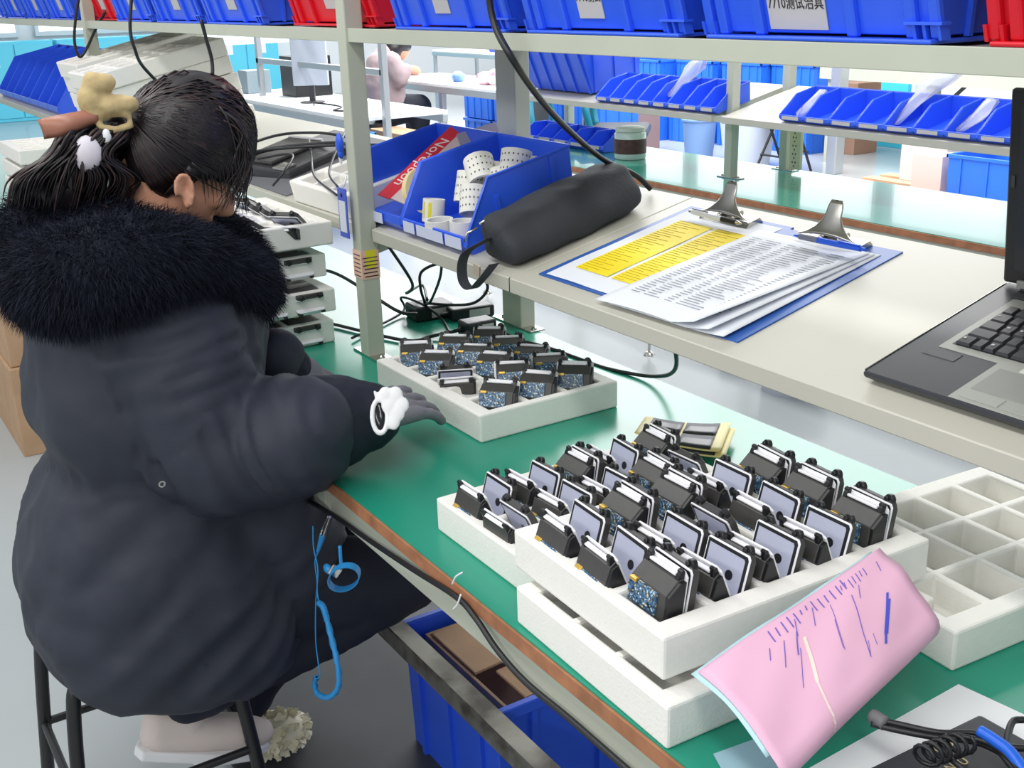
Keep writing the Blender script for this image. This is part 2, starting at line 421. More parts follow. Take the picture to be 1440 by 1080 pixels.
def half_a():                                         # housing half: plate at y = 0, body towards -Y
    parts = []
    w = MW / 2
    parts.append(('housing', MB().prism([(-.003, .0), (-.026, .0), (-.026, .030), (-.012, .046), (-.003, .048)], -w + .003, w - .003, 'x'), M_case, .001))
    parts.append(('circuit_board', MB().bb(-w + .004, w - .016, -.0285, -.026, .002, .029).bb(-w + .006, -w + .013, -.031, -.0285, .012, .018).bb(-.002, .007, -.0305, -.0285, .008, .015).bb(.012, .016, -.0295, -.0285, .018, .024), M_pcb, 0))
    parts.append(('connector', MB().bb(-w + .006, -w + .018, -.031, -.024, .0255, .0305), M_gold, .0008))
    parts.append(('ledge', MB().bb(-w + .01, w - .012, -.010, -.004, .048, .0515), M_rim, .0008))
    parts.append(('rim', MB().prism([(-w, 0), (w, 0), (w, MH - .008), (w - .006, MH - .003), (-w + .006, MH - .003), (-w, MH - .008)], -.003, .0, 'y'), M_rim, .0006))
    parts.append(('side_cheek', MB().prism([(-.003, .002), (-.025, .002), (-.025, .029), (-.011, .045), (-.003, .046)], w - .003, w + .0015, 'x'), M_black, .0006))
    for sx in (-1, 1):
        c = MB().prism([(-.013, .040), (-.003, .040), (-.002, .053), (-.006, .059), (-.010, .052)], sx * (w - .007) - .003, sx * (w - .007) + .003, 'x')
        c.cyl((sx * (w - .007) - .004, -.006, .055), (sx * (w - .007) + .004, -.006, .055), .0028, n=10)
        parts.append(('clip', c, M_black, .0005))
    return parts
def half_b():                                         # faceplate half: face towards -Y, back shell towards +Y
    parts = []; w = MW / 2
    out = [(-w, 0), (w, 0), (w, MH - .005), (w - .003, MH - .001), (-w + .002, MH), (-w, MH - .003)]
    parts.append(('white_rim', MB().prism(out, -.002, .0, 'y'), M_rim, .0007))
    ins = lambda d: [(-w + d, d), (w - d, d), (w - d, MH - .005 - d * .8), (w - .003 - d * .8, MH - .001 - d), (-w + d, MH - d)]
    parts.append(('black_frame', MB().prism(ins(.0022), -.0026, -.0019, 'y'), M_black, 0))
    parts.append(('face_panel', MB().prism(ins(.0062), -.0032, -.0025, 'y'), M_face, 0))
    parts.append(('lens', MB().cyl((.010, -.0036, .026), (.010, -.0030, .026), .0058, n=20), M_lens, 0))
    parts.append(('back_shell', MB().prism([(-w + .001, 0), (w - .001, 0), (w - .001, MH - .008), (w - .005, MH), (-w + .004, MH + .001), (-w + .001, MH - .004)], .0, .0105, 'y'), M_case, .0015))
    for sx in (-1, 1):
        x = sx * (w - .012)
        c = MB().prism([(x - .0075, MH - .004), (x - .006, MH + .004), (x - .003, MH + .0075), (x + .003, MH + .0075), (x + .006, MH + .004), (x + .0075, MH - .004)], .002, .0095, 'y')
        c.cyl((x - .002, -.0005, MH + .002), (x - .002, .012, MH + .002), .0033, n=10)
        parts.append(('clip', c, M_black, .0008))
    return parts
def build_module(kind):
    t = thing('sensor_module', kind, 'sensor module')
    if kind == 'open': A = Matrix.Translation((0, -.002, 0.004)) @ Matrix.Rotation(math.radians(22), 4, 'X'); B = Matrix.Translation((0.002, .006, 0)) @ Matrix.Rotation(math.radians(-16), 4, 'X')
    elif kind == 'closed': A = Matrix.Translation((0, .004, 0.006)) @ Matrix.Rotation(math.radians(-8), 4, 'X'); B = Matrix.Translation((0, .0078, .005)) @ Matrix.Rotation(math.radians(-10), 4, 'X')
    else: A = Matrix.Translation((0, -.004, 0.008)) @ Matrix.Rotation(math.radians(42), 4, 'X'); B = Matrix.Translation((0.001, .010, .0)) @ Matrix.Rotation(math.radians(24), 4, 'X')
    for mtx, ps in ((A, half_a()), (B, half_b())):
        for nm, mb, mt, bv in ps:
            mb.v = [mtx @ v for v in mb.v]
            o = obj(nm, mb, mt, t)
            if bv:
                bm = bmesh.new(); bm.from_mesh(o.data)
                bmesh.ops.bevel(bm, geom=[e for e in bm.edges if e.calc_face_angle(0) > .7], offset=bv, segments=1, affect='EDGES')
                bm.to_mesh(o.data); bm.free()
    return t
PROTO = {k: build_module(k) for k in ('open', 'closed', 'leaning')}
used = set()
def module(kind, label, loc, rz=0.0, group=None, rx=0.0):
    p = PROTO[kind]
    if kind not in used:
        used.add(kind); KID[p.name] = [(c, kids(c)) for c in kids(p)]
        p.location = loc; p.rotation_euler = (rx, 0, rz); p['label'] = label; p['group'] = group; return p
    return dup(p, label, loc, (rx, 0, rz), group)
STATE = {'open': 'open black sensor module', 'closed': 'closed black sensor module', 'leaning': 'half folded sensor module'}
rnd = random.Random(3)
def fill(tr_loc, rz, kinds, words, base, group, modrot=0.0, jit=.004):
    Rz = Matrix.Rotation(rz, 3, 'Z'); rows = ORD
    for (i, j), k in kinds.items():
        p = Rz @ Vector(((i - 1) * .085 + rnd.uniform(-jit, jit), (j - 2) * .0755 + rnd.uniform(-jit, jit) * .6, 0))
        z = tr_loc[2] + base
        lab = '%s, %s from left in the %s row, %s' % (STATE[k], rows[i], rows[j], words[0])
        module(k, lab, (tr_loc[0] + p.x, tr_loc[1] + p.y, z), rz + modrot + rnd.uniform(-.06, .06), group)
o_, c_, l_ = 'open', 'closed', 'leaning'
# near full tray
NL = (-.930, .222, .812)
tray('thick white foam tray full of modules, on top of the near pile', NL, -.03, group=None)
fill(NL, -.03, {(0, 0): o_, (1, 0): o_, (2, 0): c_, (0, 1): c_, (1, 1): o_, (2, 1): o_, (0, 2): c_, (1, 2): l_, (2, 2): o_, (0, 3): o_, (1, 3): o_, (2, 3): o_, (0, 4): c_, (1, 4): c_, (2, 4): c_},
     ('topmost near tray', 1), .032, 'modules in the topmost near tray')
TL_ = (-1.194, .255, .75)
tray('white foam tray full of modules, left of and partly under the topmost near tray', TL_, .0)
fill(TL_, .0, {(0, 0): o_, (1, 0): l_, (0, 1): o_, (1, 1): o_, (0, 2): c_, (1, 2): o_, (0, 3): o_, (1, 3): c_, (0, 4): c_, (1, 4): l_},
     ('tray beside the near pile', 1), .032, 'modules in the tray beside the near pile')
LL_ = (-.903, .206, .75)
tray('plain white foam tray at the bottom of the near pile', LL_, -.03)
for (ii, jj) in ((-.14, -.175),):
    pass
bd = obj('circuit_board', MB().bb(-.03, .03, -.012, .012, 0, .004).bb(-.02, -.005, -.006, .006, .004, .007).bb(.005, .018, -.008, .004, .004, .0065), M_pcb, None, loc=(-.995, .055, .8025), rot=(0, 0, .05))
tag(bd, 'small blue circuit board showing in the gap between the two piled near trays', 'circuit board')
bd2 = obj('circuit_board', MB().bb(-.04, .04, -.01, .01, 0, .005).bb(-.02, .015, -.006, .006, .005, .0075), M_case, None, loc=(-.82, .07, .8025), rot=(0, 0, 1.5))
tag(bd2, 'black strip of a module showing under the near corner of the top tray', 'circuit board')
EL = (-.822, .566, .75)
tray('empty white foam tray with deep square cells, at the right edge of the bench', EL, -.06, TRAY_D)
AL = (-1.796, .428, .75)
tray('white foam tray of modules in front of the worker\'s right hand', AL, PI / 2 + .01, TRAY)
ak = {}
for j in range(5):
    for i in range(3): ak[(i, j)] = c_
del ak[(0, 1)]
ak[(0, 0)] = c_
ak2 = {}
Rz = Matrix.Rotation(PI / 2 + .01, 3, 'Z')
for (i, j), k in ak.items():
    p = Rz @ Vector(((i - 1) * .085, (j - 2) * .0755, 0))
    kk = l_ if (i, j) in ((0, 2),) else c_
    module(kk, '%s, %s from left, %s row, tray by the hand' % (STATE[kk], ORD[4 - j], ('front', 'middle', 'back')[i]),
           (AL[0] + p.x, AL[1] + p.y, .75 + .026), rnd.uniform(.72, 1.1) if not (i == 0 and j == 2) else 1.15, 'modules in the tray by the worker\'s hand', rx=rnd.uniform(-.5, -.25) if kk == c_ else .1)
# stack by the worker
zz = .75; offs = ((0, 0), (.012, .004), (-.016, .0), (.008, .012)); Rq = Matrix.Rotation(PI / 2, 3, 'Z')
for k in range(4):
    L = Vector((-2.523 + offs[k][0], .178 + offs[k][1], zz))
    tray(['bottom foam tray of the stack beside the worker', 'second foam tray up in the stack beside the worker', 'third foam tray up in the stack beside the worker', 'top foam tray of the stack beside the worker, modules lying in it'][k], L, PI / 2)
    ks = {0: [(2, 0), (1, 0), (2, 1)], 1: [(2, 0), (1, 0)], 2: [(2, 0), (1, 0), (2, 1), (1, 1)], 3: [(2, 0), (1, 0), (0, 0), (2, 1), (1, 1), (0, 1), (2, 2), (1, 2), (2, 3)]}[k]
    for (i, j) in ks:
        p = Rq @ Vector(((i - 1) * .085, (j - 2) * .0755, 0)); top = k == 3
        module(l_, 'module lying in %s of the stack, %s row, %s from the right' % (('the bottom tray', 'the second tray', 'the third tray', 'the top tray')[k], ORD[2 - i], ORD[j]),
               (L.x + p.x, L.y + p.y + (-.012 if top else .0), zz + (.034 if top else .034)), (rnd.uniform(-.3, .8) if top else PI / 2 + rnd.uniform(-.1, .1)), 'modules in the stack beside the worker', rx=(.55 if top else 1.25))
    zz += .052 + .023

# ================================================================ blue and red bins
def make_bin(name, w, d, h, lip, cutd, material, card=True, parent=None, t=.004, ribs=True):
    """open-fronted stacking bin, origin at the middle of its front bottom edge, +Y to the back"""
    side = [(0.012, 0), (d - .012, 0), (d, h), (cutd, h), (.004, lip), (0, lip * .5)]
    e = parent
    mb = MB()
    for s in (-1, 1): mb.prism(side, s * w / 2 - (t if s > 0 else 0), s * w / 2 + (0 if s > 0 else t), 'x')
    mb.bb(-w / 2 + t, w / 2 - t, .012, d - .012, 0, t)
    mb.prism([(d - .012 - t, t), (d - .012, 0), (d, h), (d - t, h)], -w / 2 + t, w / 2 - t, 'x')
    mb.prism([(.012, 0), (0.0, lip * .5), (.004, lip), (.004 + t, lip), (t, lip * .5), (.012 + t, t)], -w / 2 + t, w / 2 - t, 'x')
    obj('body', mb, material, e, bevel=.0008, seg=1)
    rim = MB()
    for s in (-1, 1):
        x = s * (w / 2)
        rim.tube([(x, .002, lip * .6), (x, .006, lip), (x, cutd, h), (x, d, h)], t * .75, 6)
    rim.tube([(-w / 2, d, h), (w / 2, d, h)], t * .75, 6)
    obj('rim', rim, material, e, smooth=50)
    if ribs:
        for s in (-1, 1):
            for f in (.3, .8):
                obj('rib', MB().prism([(d * f, .004), (d * f + .008, .004), (d * f + .010, h * .96 if f > .5 else h * .7), (d * f + .001, h * .96 if f > .5 else h * .7)], s * w / 2 - .0015, s * w / 2 + .0035 * s + (.0015 if s < 0 else 0), 'x'), material, e)
    if card:
        obj('label_card', MB().prism([(-.0035, lip * .45), (-.0005, lip * .92), (-.0015, lip * .95), (-.0048, lip * .48)], -w * .34, w * .34, 'x'), M_label, e)
# two large bins on the tilted shelf
M_cardp = mat('white_card', (214, 220, 244), .5)
def shelf_thing(name, label, cat, x, s, h=0, rz=0, group=None):
    return thing(name, label, cat, shp(x, s, h), (SA, 0, rz), group)
BN = []
for k, (x, lab) in enumerate(((-2.04 - .131, 'open fronted blue bin with the red edged booklet, beside the rack post'), (-1.91 , 'open fronted blue bin full of label rolls, next to the black pouch'))):
    b = shelf_thing('parts_bin', lab, 'bin', x, .018)
    make_bin('parts_bin', .256, .262, .128, .036, .075, M_blue, card=False, parent=b)
    for (a, c) in (((-.09, -.035), (-.03, .05)) if k == 0 else ((-.115, -.07), (-.06, .045), (.055, .115))):
        obj('label_card', MB().prism([(-.0035, .012), (-.0002, .034), (-.0012, .035), (-.0048, .013)], a, c, 'x'), M_cardp, b)
    BN.append(b)
def inbin(x, y, z): return (x, y, z)
# booklet with the red edge
M_tapewhite = mat('white_label_tape', (228, 228, 222), .55)
bk = shelf_thing('booklet', 'pink printed booklet with a bold red strip of white lettering in the left blue bin', 'booklet', -2.125, .135, .062)
bA = onshelf(543, 279, .045); bB = onshelf(645, 183, .120); d1 = (bB - bA).normalized(); bL = (bB - bA).length
d2 = Vector((1, .05, -.32)); d2 = (d2 - d1 * d2.dot(d1)).normalized(); d3 = d2.cross(d1)
bm4 = Matrix.Identity(4)
for q in range(3): bm4[q][0] = d2[q]; bm4[q][1] = d1[q]; bm4[q][2] = d3[q]; bm4[q][3] = ((bA + bB) / 2 + d2 * .040)[q]
bk.matrix_world = bm4; bk.scale = (1, bL / .24, 1)
obj('pages', MB().bb(-.03, .052, -.118, .115, 0, .004), mat('booklet_pages', (214, 196, 196), .6, noise=.06, nscale=30), bk, bevel=.0005, seg=1)
obj('red_strip', MB().bb(-.062, -.026, -.122, .118, .003, .0048), mat('booklet_red', (212, 30, 58), .45), bk)
text('printed_word', 'Norepoon', .038, mat('white_ink', (240, 226, 228), .6), bk, (-.054, .0, .0049), (0, 0, -PI / 2), sx=1.0)
for k in range(7): obj('text_line', MB().bb(-.005 if k % 2 else .008, .038, -.07 + k * .022, -.067 + k * .022, .004, .0043), mat('grey_print', (170, 150, 152), .7), bk)
rl0 = obj('notebook', MB().bb(-.03, .03, -.045, .045, 0, .012), mat('violet_grey_cover', (150, 146, 166), .5), None, bevel=.001)
rl0.location = onshelf(676, 200, .095); rl0.rotation_euler = (SA + .2, .9, -.1)
tag(rl0, 'small white edged notebook leaning behind the booklet in the left blue bin', 'notebook')
# masking tape roll
def ring(mb, R, r, h, n=30):
    vs = []; 
    for (q, z) in ((R, 0), (R, h), (r, h), (r, 0)):
        for i in range(n): vs.append((q * math.cos(2 * PI * i / n), q * math.sin(2 * PI * i / n), z))
    fs = []
    for k in range(4):
        for i in range(n): fs.append([k * n + i, k * n + (i + 1) % n, ((k + 1) % 4) * n + (i + 1) % n, ((k + 1) % 4) * n + i])
    return mb.add(vs, fs)
tp = obj('tape_roll', ring(MB(), .05, .038, .018), mat('cream_tape', (234, 216, 160), .6), None, smooth=40)
tp.location = shp(-2.063, .095, .062); tp.rotation_euler = (SA, math.radians(72), .25)
tag(tp, 'cream masking tape roll standing on edge in the left blue bin', 'tape')
# label rolls: list (x, s, h, R, width, tilt, turn, colour)
M_roll = mat('label_roll_white', (232, 231, 222), .6, noise=.03)
M_print = mat('roll_print', (70, 70, 72), .7)
M_yprint = mat('yellow_print', (226, 214, 40), .6)
def roll(label, x, s, h, R, W, rx, rz, stripe=False, dots=True, flat=False):
    r = thing('label_roll', label, 'label roll', shp(x, s, h), (SA + rx, 0, rz), 'label rolls in the right blue bin')
    obj('paper_roll', ring(MB(), R, R * .80, W), M_roll, r, smooth=40)
    if stripe:
        for a in (-1.9, -1.2):
            g = MB().grid(lambda u, v: Vector(((R + .0004) * math.cos(a + u * .28), (R + .0004) * math.sin(a + u * .28), .008 + v * (W - .014))), 4, 1)
            obj('yellow_stripe', g, M_yprint, r)
    if dots:
        for k in range(9):
            a = -2.6 + k * .3; g = MB()
            for q in range(3):
                zz_ = W * (.2 + .27 * q); g.grid(lambda u, v: Vector(((R + .0004) * math.cos(a + u * .09), (R + .0004) * math.sin(a + u * .09), zz_ + v * .0035)), 1, 1)
            obj('print_mark', g, M_print, r)
    return r
roll('short label roll with yellow stripes at the front of the right blue bin', -1.985, .062, .022, .022, .045, -.35, .2, stripe=True, dots=False)
roll('label roll lying flat on its side at the front lip of the right blue bin', -1.925, .042, .012, .028, .03, -.15, .1, dots=False)
roll('printed label roll standing in the middle of the right blue bin', -1.945, .125, .045, .027, .06, -.55, .5)
roll('printed label roll leaning behind the middle one in the right blue bin', -1.895, .105, .035, .026, .055, -.7, .9)
roll('widest printed label roll toward the back of the right blue bin', -1.925, .185, .058, .032, .05, -.5, .3)
roll('printed label roll against the right wall of the right blue bin', -1.865, .165, .055, .034, .05, -.8, .8)
roll('half unwound label roll in the back corner of the right blue bin', -1.84, .215, .07, .032, .04, -.9, 1.1, dots=False)
roll('cream label roll in the near corner of the right blue bin', -1.86, .058, .014, .026, .03, -.2, .2, dots=False)

roll('printed label roll lying crosswise over the others in the right blue bin', -1.905, .15, .082, .030, .055, -.95, 1.3)
roll('printed label roll near the top right of the right blue bin', -1.855, .19, .088, .030, .05, -.6, .6)
# ---------------------------------------------------------------- black pouch
pouch = thing('pouch', 'long black zipped fabric pouch lying on the tilted shelf beside the blue bin', 'pouch')
def pouchpt():
    A = onshelf(712, 352, .045); B = onshelf(848, 262, .05); D = (B - A)
    A = Vector((-1.680, .368, 1.076)); B = Vector((-1.715, .690, 1.146))
    R = []; n = 20
    for k in range(13):
        t = k / 12; c = A.lerp(B, t); end = min(t, 1 - t); f = .84 + .16 * min(1, end * 9) - .03 * math.sin(t * 9)
        ring_ = []
        for i in range(n):
            a = 2 * PI * i / n; ca, sa = math.cos(a), math.sin(a)
            px_ = .062 * f * (abs(ca) ** .5) * (1 if ca > 0 else -1); pz = .044 * f * (abs(sa) ** .5) * (1 if sa > 0 else -1)
            if pz > 0: pz *= 1.0 + .10 * t + .05 * math.sin(t * 17); px_ = px_ * .72 - .010
            pz += .003 * math.sin(t * 23 + i)
            ring_.append(c + Vector((px_ + .006 * t, 0, 0)) + SN * pz)
        R.append(ring_)
    return MB().rings(R), A, B
pm_, pA, pB = pouchpt()
M_pouch = mat('black_pouch_fabric', (52, 55, 61), .8, noise=.12, nscale=14, bump=.12, bscale=160)
po = obj('pouch_body', pm_, M_pouch, pouch, smooth=180)
sb = po.modifiers.new('s', 'SUBSURF'); sb.levels = 1; sb.render_levels = 2
zs = [pA.lerp(pB, k / 10) + SN * (.034 + .006 * math.sin(k / 10 * PI)) + Vector((-.030, 0, 0)) for k in range(11)]
obj('zip', MB().tube(zs, .0022, 6), M_steel, pouch, smooth=180)
obj('zip_pull', MB().tube([pA + SN * .03 + Vector((-.02, -.01, 0)), pA + SN * .02 + Vector((-.03, -.03, 0)), pA + SN * .005 + Vector((-.028, -.038, 0))], .002, 6), M_steel, pouch, smooth=180)
lp = [pA + Vector((.0, -.005, .012)), pA + Vector((-.045, -.03, -.02)), pA + Vector((-.045, -.038, -.062)), pA + Vector((-.02, -.036, -.078)), pA + Vector((.01, -.03, -.055)), pA + Vector((.016, -.008, -.03))]
g = MB(); L_ = spline(lp, 8)
vs = []
for p in L_: vs += [p + Vector((0, .010, 0)), p - Vector((0, .010, 0)), p - Vector((-.002, .010, 0)), p + Vector((.002, .010, 0))]
fs = []
for k in range(len(L_) - 1):
    for a in range(4): fs.append([k * 4 + a, k * 4 + (a + 1) % 4, k * 4 + 4 + (a + 1) % 4, k * 4 + 4 + a])
g.add(vs, fs); obj('strap_loop', g, M_pouch, pouch, smooth=60)
obj('inner_tag', MB().box(pA + Vector((-.006, -.030, -.042)), (.016, .003, .022), Euler((.2, .3, .2)).to_matrix()), mat('beige_tag', (190, 178, 160), .6), pouch)

# ---------------------------------------------------------------- clipboards
M_board = mat('blue_clipboard', (46, 92, 170), .4)
M_sheet = mat('white_sheet', (226, 230, 238), .65)
M_yel = mat('yellow_table_print', (240, 216, 12), .6)
M_line = mat('grey_table_lines', (150, 152, 162), .7)
M_line2 = mat('olive_table_lines', (178, 150, 20), .7)
def clipboard(x, s0, rz, label):
    t = shelf_thing('clipboard', label, 'clipboard', x, s0, .0, rz)
    obj('board', MB().bb(-.128, .128, 0, .345, 0, .003), M_board, t, bevel=.001)
    return t
def clip_steel(t, x, y):
    c = thing('x', '', '')
    bpy.data.objects.remove(c)
    base = MB().prism([(-.062, 0), (.062, 0), (.050, .016), (.022, .020), (.014, .030), (-.014, .030), (-.022, .020), (-.050, .016)], 0, .0, 'z')
    def lever(u, v):
        wv = .046 * (1 - v) ** 2.6 + .0165 - .004 * math.sin(v * PI) - (.006 * max(0, v - .85) / .15)
        return Vector((x + (u - .5) * 2 * wv, y - .012 + .034 * v, .010 + .006 + .052 * v ** 1.15 + .006 * math.cos((u - .5) * PI) * (1 - v)))
    g = MB().grid(lever, 10, 10)
    o = obj('clip_lever', g, M_steel, t, smooth=60); sd = o.modifiers.new('s', 'SOLIDIFY'); sd.thickness = .0015
    h = MB(); n = 14
    for k in range(n):
        a0, a1 = 2 * PI * k / n, 2 * PI * (k + 1) / n
    obj('clip_hole', MB().cyl((x, y + .0185, .0625), (x, y + .0225, .0615), .0065, n=16), M_lens, t)
    obj('clip_jaw', MB().prism([(y - .016, .004), (y - .006, .012), (y + .018, .013), (y + .024, .003)], x - .06, x + .06, 'x'), M_steel, t, bevel=.001)
    obj('clip_spring', MB().cyl((x - .026, y + .008, .018), (x + .026, y + .008, .018), .0055, n=14), M_steel, t, smooth=50)
    for sx in (-1, 1): obj('rivet', MB().lathe([(.005, 0), (.005, .002), (.003, .004), (.0, .0045)], (x + sx * .018, y - .002, .013), 12), M_steel, t, smooth=50)
cb1 = clipboard(-1.447, .035, .0, 'clipboard holding the yellow printed table, left of the white form')
sh = MB().grid(lambda u, v: Vector((-.112 + .228 * u, .006 + .325 * v, .0036 + .001 * math.sin(u * 5 + v * 7) ** 2)), 8, 10)
o = obj('sheet', sh, M_sheet, cb1, smooth=180)
for x0, x1 in ((-.084, .004), (.014, .102)):
    obj('yellow_table', MB().grid(lambda u, v: Vector((x0 + (x1 - x0) * u, .048 + .232 * v, .0052 )), 1, 1), M_yel, cb1)
    g = MB()
    for k in range(30):
        y = .052 + k * .0078; g.bb(x0 + .004, x0 + .03 + .05 * ((k * 7) % 5) / 5, y, y + .0009, .0052, .0056)
    ol = obj('table_lines', g, M_line2, cb1)
clip_steel(cb1, .0, .318)
cb2 = clipboard(-1.213, .028, .03, 'clipboard holding a thick pad of white ruled forms, nearer the laptop')
for q in range(3):
    cx = .0 - .01 * q
    def shf(u, v, q=q):
        lift = .010 * max(0, (u - .8)) * 4 * (1 - v) * (q + 1) * .6 + .02 * max(0, .25 - v) * (1 if q == 2 else .3) * abs(math.sin(u * 3))
        return Vector((-.118 - .006 * q + .226 * u - (.018 * q * (1 - v)), -.006 - .004 * q + .325 * v, .004 + .0022 * q + lift))
    o = obj('sheet', MB().grid(shf, 14, 14), M_sheet, cb2, smooth=180)
    sd = o.modifiers.new('s', 'SOLIDIFY'); sd.thickness = .0008
g = MB(); rr = random.Random(5)
for k in range(34):
    y = .035 + k * .0073
    xs = -.145 + .03 * min(1, y / .33)
    for (a, b) in ((.006, .03), (.036, .075), (.082, .10), (.108, .16), (.168, .20)):
        f = rr.uniform(.5, 1)
        g.bb(xs + a, xs + a + (b - a) * f, y + .001, y + .0024, .0102 + .006 * max(0, .25 - y / .325) * .2, .0106 + .006 * max(0, .25 - y / .325) * .25)
obj('form_print', g, M_line, cb2)
clip_steel(cb2, .012, .322)
def pen(label, p, rz, colours, rx=0.0):
    t = thing('pen', label, 'pen', p, (SA, 0, rz))
    segs = ((-.07, -.058, .0012, .004, colours[0]), (-.058, -.02, .0046, .005, colours[1]), (-.02, .03, .0048, .0048, colours[2]), (.03, .062, .0046, .0042, colours[3]), (.062, .07, .0028, .0026, colours[0]))
    for k, (a, b, r0, r1, mt) in enumerate(segs):
        obj(('tip', 'grip', 'barrel', 'cap', 'button')[k], MB().cyl((a, 0, .005), (b, 0, .005), r0, r1, 14), mt, t, smooth=50)
    obj('pocket_clip', MB().bb(.02, .062, -.0015, .0015, .0098, .0112), colours[0], t)
    return t
M_penb = mat('blue_pen', (36, 96, 232), .3); M_peng = mat('grey_rubber', (120, 124, 142), .6); M_clear = mat('clear_plastic', (222, 226, 232), .25)
pen('silver and black pen under the clip of the yellow table clipboard', shp(-1.452, .326, .014), PI - .06, (M_steel, M_black, M_clear, M_clear))
pen('blue pen lying under the clip of the white form clipboard', shp(-1.185, .318, .018), .02, (M_penb, M_peng, M_penb, M_penb))

# ---------------------------------------------------------------- laptop
M_lap = mat('laptop_charcoal', (52, 54, 60), .32, noise=.06, nscale=60)
M_lapg = mat('laptop_grey_green', (150, 152, 146), .38)
lt = shelf_thing('laptop', 'old charcoal and grey laptop standing open at the right end of the tilted shelf', 'laptop', -.872, .036)
LW, LD = .345, .275
obj('base', MB().prism([(.0, .010), (.012, .001), (LD, .001), (LD, .026), (.0, .017)], 0, LW, 'x'), M_lap, lt, bevel=.003)
pz = lambda y: .0172 + y / LD * .009
def deck(name, x0, x1, y0, y1, dz, m, bev=.0006):
    return obj(name, MB().prism([(y0, pz(y0) - .002), (y0, pz(y0) + dz), (y1, pz(y1) + dz), (y1, pz(y1) - .002)], x0, x1, 'x'), m, lt, bevel=bev, seg=1)
deck('keyboard_surround', .036, LW - .02, .092, .236, .0004, M_lapg)
deck('key_well', .046, LW - .03, .104, .215, .0007, M_black)
deck('touchpad_surround', .118, .24, .004, .098, .0006, M_lapg)
deck('touchpad', .128, .228, .030, .082, .0012, mat('touchpad_grey', (132, 134, 130), .5))
for x0, x1 in ((.128, .176), (.180, .228)): deck('touchpad_button', x0, x1, .010, .027, .0014, M_lapg)
deck('space_button_bar', .15, .22, .0845, .0945, .0018, mat('silver_bar', (196, 198, 190), .3))
deck('speaker_strip', .03, LW - .02, .238, .25, .001, M_dark)
deck('palm_sticker', .030, .075, .070, .088, .0004, M_dark)
deck('chrome_edge', -.0006, .0014, .004, LD - .004, .0006, M_steel)
KEYM = mat('key_black', (46, 47, 51), .4)
kme = None
rows_ = [(0.106, [0.022, .016, .016, .02, .105, .02, .016, .016]), (.1275, [.034] + [.0175] * 12), (.149, [.028] + [.0175] * 12), (.1705, [.024] + [.0175] * 12), (.192, [.0175] * 14)]
for ry, ws in rows_:
    x = .048
    for kw in ws:
        if x + kw > LW - .03: break
        me = MB().prism([(x + .0008, ry + .0006), (x + kw - .0012, ry + .0006), (x + kw - .0012, ry + .0195), (x + .0008, ry + .0195)], 0, .001, 'z')
        a = pz(ry); k_ = MB(); x0, x1, y0, y1 = x + .0008, x + kw - .0012, ry + .0006, ry + .0195
        vs = [(x0, y0, a), (x1, y0, a), (x1, y1, a + .001), (x0, y1, a + .001), (x0 + .002, y0 + .002, a + .0042), (x1 - .002, y0 + .002, a + .0042), (x1 - .002, y1 - .0015, a + .0052), (x0 + .002, y1 - .0015, a + .0052)]
        k_.add(vs, [[4, 5, 6, 7], [0, 1, 5, 4], [1, 2, 6, 5], [2, 3, 7, 6], [3, 0, 4, 7]])
        ko = obj('key', k_, KEYM, lt)
        if rnd.random() < .6 and kw < .03:
            obj('key_legend', MB().bb(x0 + .004, x0 + .0075, y1 - .0085, y1 - .0055, a + .0046, a + .0054), M_label, ko)
        x += kw
# lid leans slightly back
LR = math.radians(96) 
def lidpt(x, h, d): return Vector((x, LD - .012 - math.cos(math.radians(84)) * 0 + h * math.cos(math.radians(84)) * 1.0 + d * math.sin(math.radians(84)), .026 + h * math.sin(math.radians(84)) - d * math.cos(math.radians(84))))
def lid(name, x0, x1, h0, h1, d0, d1, m, bev=.0015):
    vs = [lidpt(x, h, d) for d in (d0, d1) for h in (h0, h1) for x in (x0, x1)]
    return obj(name, MB().add(vs, [[0, 1, 3, 2], [4, 6, 7, 5], [0, 4, 5, 1], [2, 3, 7, 6], [0, 2, 6, 4], [1, 5, 7, 3]]), m, lt, bevel=bev)
lid('screen_lid', .0, LW, .004, .25, 0, .010, M_lap, .004)
lid('screen_bezel', .004, LW - .004, .008, .246, -.0012, .0, M_black, .0005)
lid('screen_glass', .017, LW - .017, .024, .232, -.0016, -.0012, mat('dark_screen', (16, 22, 34), .12), 0)
lid('lid_bumper', .008, .013, .13, .145, -.003, -.0012, M_dark, 0)
lid('hinge_cover', .024, .10, .0, .012, -.006, .004, M_lapg, .001)
obj('hinge', MB().cyl((.03, LD - .012, .028), (.11, LD - .012, .028), .006, n=14), M_dark, lt, smooth=50)

